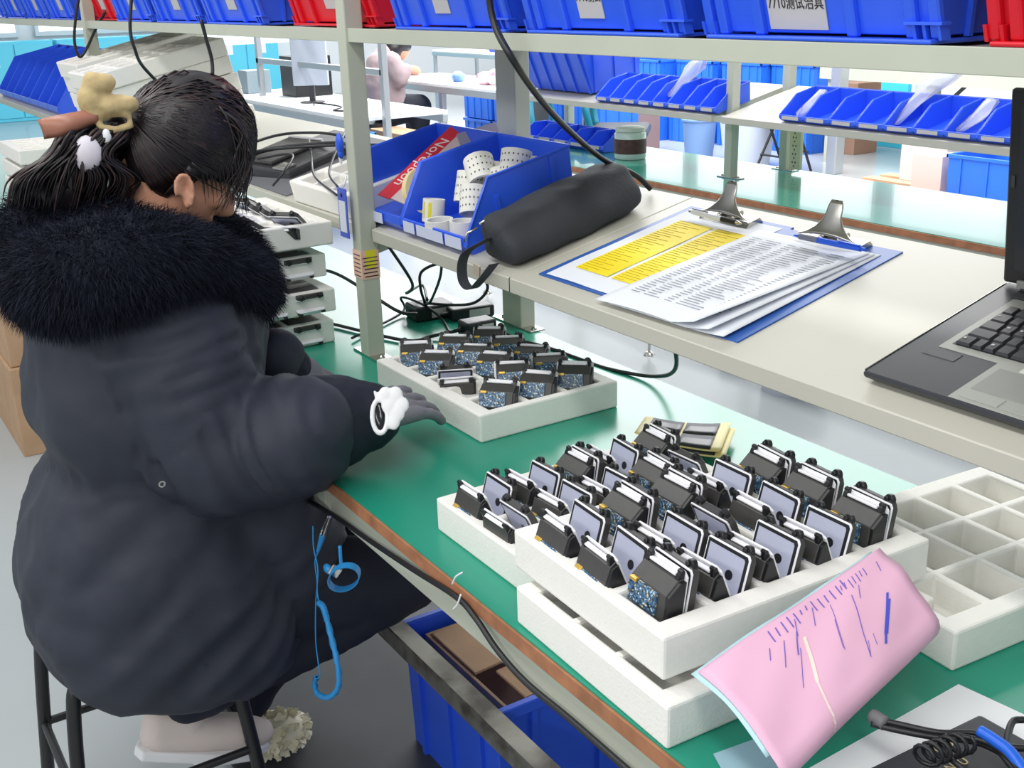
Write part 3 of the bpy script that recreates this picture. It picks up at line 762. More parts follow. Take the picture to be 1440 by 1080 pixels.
# ---------------------------------------------------------------- upper shelf totes
def tote(label, x0, x1, material, labeltext=None, yf=.346, depth=.365, h=.26, slots=1):
    """big bin standing on the upper shelf, its front wall leaning out"""
    w_ = x1 - x0
    t = thing('storage_bin', label, 'bin', ((x0 + x1) / 2, yf, 1.4338))
    ln = -.30; hw = w_ / 2 - .006
    F_ = lambda z: ln * z + .012
    mb = MB()
    th = .005; sp = .10
    X = lambda z: hw + (-.016 + sp * z * .35)
    def wall(a, b):                                     # quad strips as thick walls
        pass
    o4 = lambda z, i: [(-X(z) + i, F_(z) + i, z), (X(z) - i, F_(z) + i, z), (X(z) - i, depth - i, z), (-X(z) + i, depth - i, z)]
    vs = o4(.008, 0) + o4(h, 0) + o4(.014, th) + o4(h, th)
    fs = [[0, 3, 2, 1], [0, 1, 5, 4], [1, 2, 6, 5], [2, 3, 7, 6], [3, 0, 4, 7], [8, 9, 10, 11], [8, 12, 13, 9], [9, 13, 14, 10], [10, 14, 15, 11], [11, 15, 12, 8]] + [[4 + k, 4 + (k + 1) % 4, 12 + (k + 1) % 4, 12 + k] for k in range(4)]
    mb.add(vs, fs); obj('body', mb, material, t, bevel=.001, seg=1)
    fl = MB(); fl.prism([(-X(0) - .004, -.006), (X(0) + .004, -.006), (X(0) + .004, depth), (-X(0) - .004, depth)], 0, .005, 'z')
    obj('base_flange', fl, material, t, bevel=.002)
    for fx in (-.93, -.80, -.46, .32, .76, .93):
        x = fx * hw; zt = h
        r = MB().prism([(F_(.0) - .0, .005), (F_(.0) - .010, .005), (F_(zt) - .009, zt), (F_(zt), zt)], x - .007, x + .007, 'x')
        obj('rib', r, material, t, bevel=.002, seg=1)
    for fx in (-.97, -.87, .80, .87, .97):
        obj('corner_gusset', MB().prism([(F_(.0) - .012, .004), (F_(0) + .002, .004), (F_(.02) + .002, .02), (F_(.02) - .012, .02)], fx * hw - .002, fx * hw + .002, 'x'), material, t)
    obj('corner_shelf', MB().prism([(F_(.02) - .013, .019), (F_(.02) + .002, .019), (F_(.02) + .002, .022), (F_(.02) - .013, .022)], .74 * hw, 1.0 * hw, 'x'), material, t)
    for sx in (-1, 1):
        for k in range(5):
            y = .05 + k * .075
            obj('side_rib', MB().prism([(sx * X(.01) - .001, .006), (sx * (X(.01) + .006), .006), (sx * (X(h) + .006), h), (sx * X(h) - .001, h)], y, y + .006, 'y'), material, t)
    rail = MB().prism([(F_(h) - .014, h - .01), (F_(h) + .004, h - .01), (F_(h) + .004, h + .002), (F_(h) - .014, h + .002)], -X(h) - .006, X(h) + .006, 'x')
    obj('top_rail', rail, material, t, bevel=.002)
    if labeltext is not None:
        a = math.atan(-ln)
        lx, lw, z0, txt, ts = labeltext
        c = obj('label', MB().bb(-lw / 2, lw / 2, -.0006, .0006, 0, .055), M_label, t, loc=(lx, F_(z0) - .0012, z0), rot=(a, 0, 0))
        if txt: text('printed_text', txt, ts, M_text, c, (0, -.0008, .0245), (PI / 2, 0, 0), sx=.86)
    return t
tote('large blue bin with a 7710 label, between the large red bin and another blue one', -1.126, -.757, M_blue, (-.024, .088, .012, '7710测试治具', .0165))
tote('large red bin at the right end of the upper shelf', -.727, -.36, M_red)
tote('large blue bin crossed by the thick black cable on the upper shelf', -1.530, -1.142, M_blue, (-.02, .058, .022, '7710测试', .017))
tote('large blue bin just right of the near post on the upper shelf', -1.968, -1.556, M_blue, (-.02, .052, .028, '1103文件', .017))
tote('red bin just left of the near post on the upper shelf', -2.55, -2.10, M_red, (.0, .06, .035, '', .01), yf=.385, depth=.32)
xs = -2.60
LBL = ['blue bin next to the red one, left of the near post', 'blue bin in the middle of the left upper shelf', 'blue bin right of the far post on the upper shelf']
for k in range(3):
    tote(LBL[k] , xs - .44, xs - .015, M_blue, (.0, .06, .035, '', .01)); xs -= .45
tote('red bin behind the far rack post on the upper shelf', -4.48, -4.02, M_red, (.0, .06, .035, '', .01), yf=.385, depth=.32)
xs = -4.50
for k in range(4):
    tote('%s blue bin left of the far red bin on the upper shelf' % ORD[k], xs - .45, xs - .015, M_blue, (.0, .06, .035, '', .01)); xs -= .46

# ---------------------------------------------------------------- small bins in rows
def row_bins(n, x0, pitch, base, rx, d, h, lab, group, cutd, lip, card=True, material=None):
    t = thing('parts_bin', '', 'bin', (0, 0, 0), (rx, 0, 0), group)
    make_bin('parts_bin', pitch - .003, d, h, lip, cutd, material or M_blue, card=card, parent=t, t=.003, ribs=False)
    KID[t.name] = [(c, kids(c)) for c in kids(t)]
    for k in range(n):
        loc = base(x0 + (k + .5) * pitch)
        l = lab(k)
        if k == 0: t.location = loc; t['label'] = l
        else: dup(t, l, loc)
base2 = lambda x: Vector((x, 2.474, 1.004))
row_bins(9, -3.095, .1205, base2, SA, .20, .075, lambda k: '%s small blue bin from left, right row on the second rack' % ORD[k], 'small blue bins in the right row on the second bench', .10, .026)
row_bins(8, -4.23, .099, base2, SA, .20, .075, lambda k: '%s small blue bin from left, left row on the second rack' % ORD[k], 'small blue bins in the left row on the second bench', .10, .026)
row_bins(7, -6.68, .205, lambda x: shp(x, .02, .0), SA, .38, .17, lambda k: '%s deep blue bin from left at the far end of the tilted shelf' % ORD[k], 'deep blue bins at the far end of the near shelf', .14, .04, card=False)
row_bins(5, -5.05, .14, lambda x: Vector((x, 2.60, .752)), .0, .16, .085, lambda k: '%s small blue bin from left, standing on the second bench mat' % ORD[k], 'small blue bins on the second bench mat', .08, .03)
# blue tote on the second bench's shelf
def crate(label, loc, w_, d_, h_, material, rz=0, nribs=4, rx=0, name='crate', cat='crate', taper=.05, group=None):
    t = thing(name, label, cat, loc, (rx, 0, rz), group); th = .006
    o4 = lambda z, i: [(-w_ / 2 + i + taper * (h_ - z) * .5, -d_ / 2 + i + taper * (h_ - z) * .5, z), (w_ / 2 - i - taper * (h_ - z) * .5, -d_ / 2 + i + taper * (h_ - z) * .5, z), (w_ / 2 - i - taper * (h_ - z) * .5, d_ / 2 - i - taper * (h_ - z) * .5, z), (-w_ / 2 + i + taper * (h_ - z) * .5, d_ / 2 - i - taper * (h_ - z) * .5, z)]
    vs = o4(0, 0) + o4(h_, 0) + o4(.01, th) + o4(h_, th)
    fs = [[0, 3, 2, 1], [0, 1, 5, 4], [1, 2, 6, 5], [2, 3, 7, 6], [3, 0, 4, 7], [8, 9, 10, 11], [8, 12, 13, 9], [9, 13, 14, 10], [10, 14, 15, 11], [11, 15, 12, 8]] + [[4 + k, 4 + (k + 1) % 4, 12 + (k + 1) % 4, 12 + k] for k in range(4)]
    obj('body', MB().add(vs, fs), material, t, bevel=.002, seg=1)
    r = MB(); q = .012
    for (a, b, c, d) in ((-w_ / 2 - q, w_ / 2 + q, -d_ / 2 - q, -d_ / 2 + .004), (-w_ / 2 - q, w_ / 2 + q, d_ / 2 - .004, d_ / 2 + q), (-w_ / 2 - q, -w_ / 2 + .004, -d_ / 2 - q, d_ / 2 + q), (w_ / 2 - .004, w_ / 2 + q, -d_ / 2 - q, d_ / 2 + q)):
        r.bb(a, b, c, d, h_ - .022, h_ + .002)
    obj('rim', r, material, t, bevel=.002, seg=1)
    for k in range(nribs):
        f = (k + .5) / nribs
        x = -w_ / 2 + f * w_
        for s in (-1, 1): obj('rib', MB().prism([(s * (d_ / 2 - taper * h_ * .5) - .002 * s, .0), (s * (d_ / 2 + .008 - taper * h_ * .5), 0), (s * (d_ / 2 + .008), h_ - .02), (s * d_ / 2 - .002 * s, h_ - .02)], x - .006, x + .006, 'x'), material, t)
    m_ = max(2, int(nribs * d_ / w_))
    for k in range(m_):
        y = -d_ / 2 + (k + .5) / m_ * d_
        for s in (-1, 1): obj('rib', MB().prism([(s * (w_ / 2 - taper * h_ * .5) - .002 * s, .0), (s * (w_ / 2 + .008 - taper * h_ * .5), 0), (s * (w_ / 2 + .008), h_ - .02), (s * w_ / 2 - .002 * s, h_ - .02)], y - .006, y + .006, 'y'), material, t)
    return t
crate('big ribbed blue tote on the second bench\'s tilted shelf, left of the small bins', (-4.62, 2.68, 1.058), .62, .36, .24, M_blue, rx=SA, nribs=6, taper=.35, cat='crate')

# ================================================================ foam on the left shelf
SLAB = make_tray(None, nx=3, ny=5, px=.095, py=.083, rimx=.02, rimy=.02, wall=.014, h=.055, depth=.03)
for st, (cx, s0, n) in enumerate(((-3.88, -.13, 5), (-4.33, -.07, 5))):
    for k in range(n):
        o = link('foam_tray', SLAB, None, shp(cx + (.006, -.006, .006, -.003, .004)[k], s0 + .235 + (.03 if k == 0 else (.012, .008, .004, .0)[k - 1]), .001 + k * .0565), (SA, 0, .02 * ((k % 3) - 1)))
        md = o.modifiers.new('bevel', 'BEVEL'); md.width = .004; md.segments = 2; md.limit_method = 'ANGLE'; md.angle_limit = math.radians(50)
        tag(o, '%s foam tray from below, %s' % (ORD[k], ('pile right behind the worker\'s head', 'farther pile above the worker\'s ponytail')[st]), 'foam tray', 'foam trays piled on the tilted shelf')
for k in range(4):
    tray('%s foam tray from below in the far pile behind the worker\'s ponytail' % ORD[k], (-4.62, .21, .75 + k * .066), PI / 2)
    if k < 3:
        for q in range(2):
            module(l_, 'module peeking out of the far pile behind the ponytail, %s gap, %s' % (ORD[k], ('front', 'back')[q]), (-4.47, .13 + q * .09, .75 + k * .066 + .034), PI / 2, 'modules in the far pile', rx=1.25)
# tray left of the bins on the shelf
o = link('foam_tray', TRAY_D, None, shp(-2.43, .205, .001), (SA, 0, .02)); md = o.modifiers.new('bevel', 'BEVEL'); md.width = .0035; md.segments = 2; md.limit_method = 'ANGLE'
tag(o, 'empty white foam tray on the tilted shelf behind the rack post', 'foam tray')
# device with cables
dv = shelf_thing('test_device', 'dark grey flat test device with white edge lying among cables on the tilted shelf', 'device', -2.93, .15, .001, .25)
obj('housing', MB().bb(-.15, .12, -.10, .12, 0, .03), M_dark, dv, bevel=.006)
obj('cover', MB().bb(-.13, .02, -.08, .10, .03, .04), M_case, dv, bevel=.004)
obj('white_edge', MB().bb(-.13, .02, .094, .101, .032, .043), M_rim, dv)
obj('foot', MB().bb(.05, .10, -.10, -.06, .03, .036), M_steel, dv, bevel=.001)
mt_ = shelf_thing('work_mat', 'flat dark grey mat on the tilted shelf under the cables', 'mat', -2.98, .03, .0)
obj('sheet', MB().bb(-.2, .33, -.02, .36, .0, .004), mat('slate_grey_mat', (112, 112, 118), .6), mt_)
for k, (pts, r) in enumerate((
        ([(-3.25, .02, .02), (-3.15, .18, .05), (-3.0, .25, .055), (-2.8, .26, .06), (-2.72, .30, .03)], .004),
        ([(-3.2, .05, .01), (-3.0, .06, .06), (-2.75, .16, .07), (-2.6, .28, .05), (-2.55, .36, .02)], .0035),
        ([(-2.86, .34, .01), (-2.84, .30, .07), (-2.66, .20, .09), (-2.45, .06, .075), (-2.3, .01, .07)], .0028),
        ([(-2.95, .22, .05), (-2.7, .12, .06), (-2.5, .04, .06), (-2.28, -.005, .06)], .0028),
        ([(-2.93, .06, .05), (-2.78, .10, .065), (-2.66, .03, .06), (-2.68, -.005, .03)], .003),
        ([(-3.1, -.0, .02), (-2.95, .1, .06), (-2.72, .21, .065), (-2.66, .19, .06)], .006))):
    cable('cable', [shp(*p) for p in pts], r, ['thick black cable looping behind the dark device', 'black cable running over the dark device to the shelf rear', 'thin black cable arching to the blue tag on the post', 'thin black cable lying flat toward the rack post', 'grey looped cable end beside the foam tray on the shelf', 'heavy black plugged cable lying diagonally on the device'][k])

# ---------------------------------------------------------------- things hung on the near post
bt = thing('hand_tool', 'blue oval plastic hand tool hung on the near rack post', 'tool', (-2.212, .328, 1.205))
obj('blue_head', MB().ell((0, 0, .0), (.013, .008, .022)).ell((.001, 0, -.02), (.008, .006, .012)), mat('bright_blue_plastic', (40, 90, 216), .3), bt, smooth=180)
obj('tip', MB().cyl((0, 0, -.028), (0, 0, -.042), .005, .002), M_white, bt, smooth=60)
bd = thing('badge_holder', 'blue framed badge holder hanging on the near rack post', 'badge holder', (-2.205, .323, 1.07), (0, 0, .0))
obj('frame', MB().bb(-.022, .022, -.003, .0, -.06, .045), mat('badge_blue', (70, 92, 196), .4), bd, bevel=.003)
obj('card', MB().bb(-.016, .016, -.0038, -.003, -.048, .018), mat('badge_card', (212, 216, 226), .5), bd)
obj('slot', MB().cyl((0, -.0042, .03), (0, -.003, .03), .004, n=12), M_black, bd)
obj('hook', MB().tube([(0, .002, .045), (0, .008, .056), (0, .012, .07)], .002, 6), M_white, bd, smooth=180)
st = thing('sticker', 'pink and yellow printed warning label stuck around the near rack post', 'sticker', (-2.1595, .355, .955))
sk = MB().box((.0006, 0, 0), (.0008, .040, .062)); obj('pink_paper', sk, mat('pink_label', (232, 190, 168), .6), st)
obj('pink_paper', MB().box((-.021, -.0206, 0), (.042, .0008, .060)), mat('pink_label', (232, 190, 168), .6), st)
obj('yellow_paper', MB().box((.0012, -.0, .012), (.0006, .022, .038)), M_yprint, st)
for k in range(6):
    obj('text_line', MB().box((.0016, .0 - .002 * (k % 2), -.025 + k * .008), (.0005, .032 if k < 3 else .034, .0022)), M_text if k < 4 else M_print, st)
    obj('text_line', MB().box((-.022, -.0212, -.025 + k * .009), (.03, .0005, .0022)), M_print, st)

# ---------------------------------------------------------------- power bricks and cables on the rear of the bench
def brick(label, p, d, rz):
    t = thing('power_adapter', label, 'power adapter', p, (0, 0, rz))
    obj('case', MB().bb(-d[0] / 2, d[0] / 2, -d[1] / 2, d[1] / 2, 0, d[2]), M_black, t, bevel=.005)
    obj('label', MB().bb(d[0] / 2, d[0] / 2 + .0006, -d[1] * .1, d[1] * .38, d[2] * .2, d[2] * .8), M_label, t)
    obj('strain_relief', MB().cyl((0, -d[1] / 2, d[2] / 2), (0, -d[1] / 2 - .02, d[2] / 2), .006, .004, 10), M_black, t, smooth=60)
    return t
brick('long black power adapter on the bench behind the near post', (-2.37, .60, .75), (.075, .10, .036), -.1)
brick('long black plug housing reaching to the rear post', (-2.305, .675, .751), (.05, .11, .03), -.15)
brick('black power adapter with a white label by the foot of the rear post', (-2.17, .615, .75), (.05, .078, .036), -.05)
zb = .754
cable('cable', [(-2.30, .36, .757), (-2.42, .55, .758), (-2.44, .56, .79), (-2.34, .57, .79), (-2.31, .60, .757), (-2.20, .56, .757)], .003, 'thin black cable lying loosely beside the power adapter')
cable('cable', [(-2.62, .30, .756), (-2.45, .37, .756), (-2.29, .42, .756), (-2.20, .46, .756), (-2.20, .51, .757), (-2.17, .57, .768)], .004, 'black cable with a white sleeve in front of the power adapters')
cable('cable', [shp(-2.13, .01, -.02), (-2.16, .45, .90), (-2.33, .52, .83), (-2.48, .64, .80), (-2.38, .60, .79)], .0035, 'black cable hanging from the shelf left of the loop')
cable('cable', [(-1.98, .43, .995), (-2.05, .46, .93), (-2.23, .53, .83), (-2.33, .57, .795)], .003, 'thin black cable hanging from the shelf to the power adapter')
lpp = [(-2.33, .57, .79)] + [Vector((-2.22 + .075 * math.cos(a) - .03, .60 + .05 * math.cos(a), .855 + .050 * math.sin(a))) for a in [math.radians(q) for q in (200, 150, 100, 50, 0, -50, -90)]] + [(-2.36, .58, .79)]
cable('cable', lpp, .0035, 'black cable curled in an upright loop above the power adapter')
cable('cable', [(-2.6, .40, .86), (-2.5, .42, .86), (-2.40, .44, .84), (-2.30, .48, .80), (-2.28, .52, .79)], .004, 'black cable coming from behind the near post')
cable('cable', [(-2.13, .64, .768), (-2.06, .66, .754), (-1.98, .68, .753), (-1.88, .69, .752), (-1.78, .70, .752), (-1.66, .72, .765), (-1.55, .68, .82), (-1.47, .60, .93), (-1.44, .56, 1.0), (-1.44, .54, 1.045)][:9], .0042, 'black cable sagging from the tilted shelf to the adapter by the rear post')
# hanging cables from the upper shelf
cable('cable', [ony(684, -40, .30), ony(694, 30, .305), ony(722, 85, .31), ony(762, 142, .40), ony(805, 188, .52), ony(850, 225, .64), ony(893, 246, .72), ony(915, 266, .752)], .0055, 'thick black cable hanging from above past the upper shelf to the tilted shelf')
cable('cable', [onx(186, -20, -3.1), onx(183, 40, -3.1), onx(190, 70, -3.1), onx(200, 92, -3.15), onx(226, 120, -3.2)], .0045, 'black cable hanging in front of the far foam pile, left one')
cable('cable', [onx(283, 28, -2.9), onx(290, 55, -2.9), onx(298, 85, -2.9), onx(298, 112, -2.9), onx(291, 135, -2.95), onx(280, 160, -2.95)], .0048, 'black cable hanging in front of the far foam pile, right one')
cable('cable', [onx(112, -10, -4.3), onx(106, 30, -4.32), onx(105, 60, -4.34), onx(112, 80, -4.34), onx(122, 68, -4.34), onx(135, 40, -4.3), onx(149, 15, -4.25)], .005, 'black cable looped around the far rack post')

# ---------------------------------------------------------------- black pads on yellow backing
M_film = mat('black_film', (40, 40, 46), .35); M_kraft = mat('yellow_backing', (226, 212, 140), .45)
fc = [onz(892, 614, .757), onz(908, 590, .757), onz(1028, 606, .757), onz(1012, 648, .757)]
for k in range(2):
    t = thing('label_sheet', ('upper', 'lower')[k] + ' sheet of black adhesive pads on glossy yellow backing, behind the near trays', 'adhesive sheet')
    off = Vector((.018 * k, -.006 * k, .004 - .003 * k))
    def q(u, v, dz=0):
        p = fc[0].lerp(fc[3], v).lerp(fc[1].lerp(fc[2], v), u) if False else fc[0].lerp(fc[1], u).lerp(fc[3].lerp(fc[2], u), v)
        return p + off + Vector((0, 0, .014 * (abs(v - .35) ** 2) * 2 + dz))
    g = MB().grid(lambda a, b: q(a, b), 6, 14); o = obj('backing', g, M_kraft, t, smooth=180); sd = o.modifiers.new('s', 'SOLIDIFY'); sd.thickness = .0006
    for a0, a1 in ((.03, .97),):
        for b0, b1 in ((.10, .47), (.50, .88)):
            for c0, c1 in ((.04, .50), (.53, .97)):
                o = obj('black_pad', MB().grid(lambda a, b: q(c0 + (c1 - c0) * a, b0 + (b1 - b0) * b, .0015), 3, 6), M_film, t, smooth=180); sd = o.modifiers.new('s', 'SOLIDIFY'); sd.thickness = .0008

# ---------------------------------------------------------------- pink form leaning on the near tray
pk = thing('folded_form', 'folded pink and pale blue delivery form leaning on the near foam trays', 'paper')
A = onz(981, 945, .842); B = onz(1237, 770, .884); D = onz(1322, 880, .838); E_ = onz(1108, 1094, .805)
def pink(u, v, off=0.0):                                # u along A->B, v across to the fold
    v2 = min(v, .86)
    p = A.lerp(B, u).lerp(E_.lerp(D, u), v2)
    n = (B - A).cross(E_ - A).normalized(); n = n if n.z > 0 else -n
    dv_ = (E_ - A).normalized()
    bulge = .010 * math.sin(v2 * PI) + .003 * math.sin(u * 7 + v * 5) * (1 - u) + .0018 * math.sin(u * 17) * math.sin(v * 13)
    if v > .86:                                        # rolls round under itself
        a = (v - .86) / .14 * PI * .8; R = .016
        p = p + dv_ * (R * math.sin(a)) - n * (R * (1 - math.cos(a)))
    return p + n * (bulge + off)
M_pink = mat('pink_paper', (232, 182, 208), .6, noise=.03, nscale=8)
M_pale = mat('pale_blue_paper', (186, 222, 230), .6)
g = MB().grid(lambda u, v: pink(u, v), 24, 30); o = obj('pink_sheet', g, M_pink, pk, smooth=180)
sd = o.modifiers.new('s', 'SOLIDIFY'); sd.thickness = .0005; sd.offset = -1
g = MB().grid(lambda u, v: pink(u * .98 - .015, v * .84 - .035, -.0030), 14, 14); o = obj('pale_blue_sheet', g, M_pale, pk, smooth=180)
sd = o.modifiers.new('s', 'SOLIDIFY'); sd.thickness = .0005; sd.offset = -1
M_vio = mat('violet_carbon_print', (122, 100, 192), .7); M_pinkw = mat('pale_glue_line', (240, 224, 214), .6)
def stroke(nm, u0, v0, u1, v1, wid, m, n=6):
    def fn(a, b):
        u = u0 + (u1 - u0) * b; v = v0 + (v1 - v0) * b
        L = math.hypot((u1 - u0) * 1.3, v1 - v0) + 1e-6
        return pink(u + (v1 - v0) / L * (a - .5) * wid / 1.3, v - (u1 - u0) * 1.3 / L * (a - .5) * wid, .0008)
    obj(nm, MB().grid(fn, 1, n), m, pk)
rr = random.Random(11)
for k in range(13):
    u = .33 + k * .034; v0 = .05 + rr.uniform(0, .03)
    stroke('printed_line', u, v0, u - .01, v0 + rr.choice((.05, .09, .12)), .008, M_vio)
for k in range(7):
    u = .72 + k * .022; stroke('printed_line', u, .1, u - .01, .1 + rr.uniform(.05, .12), .006, M_vio)
for (a, b, c, d, wd) in ((.72, .26, .60, .80, .006), (.62, .20, .52, .62, .004), (.35, .22, .27, .42, .006), (.42, .22, .35, .40, .009), (.38, .36, .28, .62, .005), (.28, .20, .24, .30, .006), (.45, .12, .41, .26, .006), (.55, .12, .50, .28, .006), (.68, .66, .66, .76, .004), (.64, .68, .60, .80, .004), (.93, .12, .91, .24, .006), (.58, .35, .52, .6, .004), (.78, .22, .74, .34, .005)):
    stroke('printed_line', a, b, c, d, wd, M_vio)
stroke('signature', .86, .46, .70, .80, .018, mat('blue_ink', (74, 84, 200), .7), 10)
stroke('signature', .84, .52, .73, .74, .03, mat('blue_ink', (74, 84, 200), .7), 10)
stroke('glue_line', .43, .30, .34, .66, .022, M_pinkw, 10); stroke('glue_line', .34, .66, .29, .97, .012, M_pinkw, 12)
pb = thing('paper_sheet', 'pale blue paper sheet on the green mat under the pink form', 'paper')
Q = [onz(1003, 1060, .7525), onz(1075, 1034, .7525), onz(1200, 1150, .7525), onz(1080, 1200, .7525)]
o = obj('sheet', MB().add(Q, [[0, 1, 2, 3]]), mat('blue_grey_paper', (150, 182, 196), .6), pb); sd = o.modifiers.new('s', 'SOLIDIFY'); sd.thickness = .001
wp = thing('paper_sheet', 'white paper sheet under the black box at the bottom right corner', 'paper')
Q = [onz(1120, 1090, .7515), onz(1348, 962, .7515), onz(1560, 1060, .7515), onz(1300, 1250, .7515)]
o = obj('sheet', MB().add(Q, [[0, 1, 2, 3]]), M_white, wp); sd = o.modifiers.new('s', 'SOLIDIFY'); sd.thickness = .001
# flat black box with gold print and its cables
P0 = onz(1378, 1003, .777); ux = (onz(1480, 1060, .777) - P0).normalized(); uy = (onz(1215, 1082, .777) - P0).normalized()
kb = thing('flat_box', 'flat black box with gold printed text at the bottom right corner', 'box')
c = P0
V = [c, c + ux * .2, c + ux * .2 + uy * .2, c + uy * .2]
o = obj('box_body', MB().add([v + Vector((0, 0, -.024)) for v in V] + V, [[0, 1, 2, 3], [4, 5, 6, 7], [0, 1, 5, 4], [1, 2, 6, 5], [2, 3, 7, 6], [3, 0, 4, 7]]), mat('black_card', (44, 46, 52), .5), kb, bevel=.004)
tx = text('printed_text', 'USB HUB', .014, mat('gold_print', (206, 190, 140), .5), kb, c + uy * .062 + ux * .022 + Vector((0, 0, .0012)), (0, 0, math.atan2(uy.y, uy.x) + PI))
text('printed_text', 'ANLU', .014, mat('gold_print', (206, 190, 140), .5), kb, c + uy * .095 + ux * .048 + Vector((0, 0, .0012)), (0, 0, math.atan2(uy.y, uy.x) + PI))
zc = .79
cable('cable', [onz(1225, 1010, .80), onz(1262, 1018, .80), onz(1320, 1030, .80), onz(1380, 1034, .80), onz(1420, 1075, .80), onz(1460, 1130, .80)], .0032, 'upper of two black cables running from under the pink form')
cable('cable', [onz(1225, 1018, .797), onz(1258, 1026, .797), onz(1310, 1036, .797), onz(1380, 1046, .797), onz(1450, 1085, .797)], .0032, 'lower of two black cables running from under the pink form')
obj_ = cable('cable_tie', [onz(1226, 1006, .80), onz(1245, 1018, .80)], .0075, 'grey tape wrapped around the two black cables by the pink form', mat('grey_tape', (110, 110, 112), .6), 'tape')
cable('cable', [onz(1378, 1028, .808), onz(1400, 1042, .808), onz(1422, 1060, .806), onz(1450, 1100, .80)], .0062, 'bright blue wrapped section of cable at the bottom right', mat('blue_wrap', (30, 98, 214), .35))
cable('cable', [onz(1440, 1012, .80), onz(1424, 1015, .80), onz(1417, 1038, .80), onz(1420, 1050, .80), onz(1450, 1052, .80)], .0035, 'black cable curl at the right edge of the picture')
cable('cable', [onz(1330, 1034, .80), onz(1326, 1050, .80), onz(1340, 1070, .80), onz(1375, 1095, .80)], .003, 'black cable curving down over the flat black box')
cable('cable', [onz(1345, 1034, .803), onz(1390, 1045, .803), onz(1420, 1068, .803), onz(1436, 1090, .803)], .003, 'black cable next to the blue wrapped section')
cl = []
for k in range(60):
    a = k * .55; cl.append(onz(1296 + k * 1.0, 1072 - k * .35, .80) + Vector((.011 * math.cos(a), .011 * math.cos(a) * .3, .011 * math.sin(a) + .006)))
o = obj('coiled_cable', MB().tube(cl, .0022, 6), M_cable, None, smooth=180); tag(o, 'tightly coiled thin black cable on the flat black box', 'cable')

# ---------------------------------------------------------------- along the front edge of the near bench
cable('cable', [ony(430, 702, -.004), ony(470, 725, -.006), ony(520, 760, -.006), ony(580, 800, -.006), ony(640, 838, -.006), ony(668, 868, -.006), ony(700, 915, -.006), ony(740, 960, -.006), ony(800, 1010, -.004), ony(880, 1080, -.004), ony(940, 1130, -.004)], .0042, 'black cable tied along the front beam of the near bench')
for k, (a, b, c_2) in enumerate((((636, 821), (641, 811), (650, 805)), ((637, 857), (643, 850), (648, 836)))):
    cable('cable_tie', [ony(*a, -.012), ony(*b, -.014), ony(*c_2, -.012)], .0012, ('upper', 'lower')[k] + ' white cable tie end on the front beam of the near bench', M_white, 'cable tie')
M_esd = mat('esd_blue', (40, 140, 206), .45)
es = thing('wrist_strap', 'blue coiled anti static wrist strap hanging from the near bench edge', 'wrist strap')
ye = -.035
H = lambda x, y: ony(x, y, ye)
obj('alligator_clip', MB().cyl(H(464, 727), H(455, 752), .0022, .004, 8).cyl(H(461, 727), H(450, 750), .0015, .003, 8), M_steel, es, smooth=60)
obj('screw', MB().ell(H(453, 750), .004), M_steel, es, smooth=180)
obj('boot', MB().cyl(H(454, 752), H(447, 775), .0055, .003, 10), M_esd, es, smooth=60)
obj('lead', MB().tube(spline([H(448, 775), H(443, 790), H(446, 820), H(444, 850), H(444, 900), H(448, 935), H(450, 950)]), .0012, 6), M_esd, es, smooth=180)
obj('lead', MB().tube(spline([H(440, 740), H(441, 770), H(447, 800), H(446, 830), H(449, 850)]), .0012, 6), M_esd, es, smooth=180)
pth = spline([H(449, 848), H(455, 855), H(462, 880), H(468, 905), H(474, 930), H(477, 960), H(470, 976), H(458, 981), H(446, 975), H(443, 962), H(445, 952)], 24)
co = []
tot = 0
for k, p in enumerate(pth):
    d = (pth[min(k + 1, len(pth) - 1)] - pth[max(k - 1, 0)]).normalized(); a = Vector((0, 1, 0)); a = (a - d * a.dot(d)).normalized(); b_ = d.cross(a)
    seg_ = (pth[min(k + 1, len(pth) - 1)] - p)
    for q in range(4):
        tot += 1.0 * (1.55 if k > 40 else 1.1); ang = tot
        co.append(p + seg_ * (q / 4) + (a * math.cos(ang) + b_ * math.sin(ang)) * .0042)
obj('coiled_cord', MB().tube(co, .0016, 5), M_esd, es, smooth=180)
bp_ = []
band = MB(); cc = H(484, 812)
nb = 28
ax = (H(490, 790) - H(478, 836)).normalized(); ay = Vector((.35, .9, 0)).normalized()
vs = []
for k in range(nb):
    a = 2 * PI * k / nb; p = cc + ax * (.033 * math.cos(a)) + (RX * .023 * math.sin(a))
    for s_ in (-1, 1):
        for r_ in (0, .0018): vs.append(p + Vector((.72, -.5, .0)) * (s_ * .010) + ((p - cc).normalized() * r_))
fs = []
for k in range(nb):
    a, b = k * 4, ((k + 1) % nb) * 4
    fs += [[a, b, b + 2, a + 2], [a + 1, a + 3, b + 3, b + 1], [a, a + 1, b + 1, b], [a + 2, b + 2, b + 3, a + 3]]
obj('wrist_band', MB().add(vs, fs), M_esd, es, smooth=50)
obj('band_buckle', MB().box(H(476, 800) + Vector((.004, -.008, 0)), (.018, .004, .022), Euler((.2, .6, .9)).to_matrix()), M_steel, es, bevel=.002)
obj('snap', MB().ell(H(461, 800), (.012, .006, .008)), M_esd, es, smooth=180)
obj('band_lead', MB().tube(spline([H(478, 768), H(479, 785), H(480, 795)]), .003, 8), M_esd, es, smooth=180)

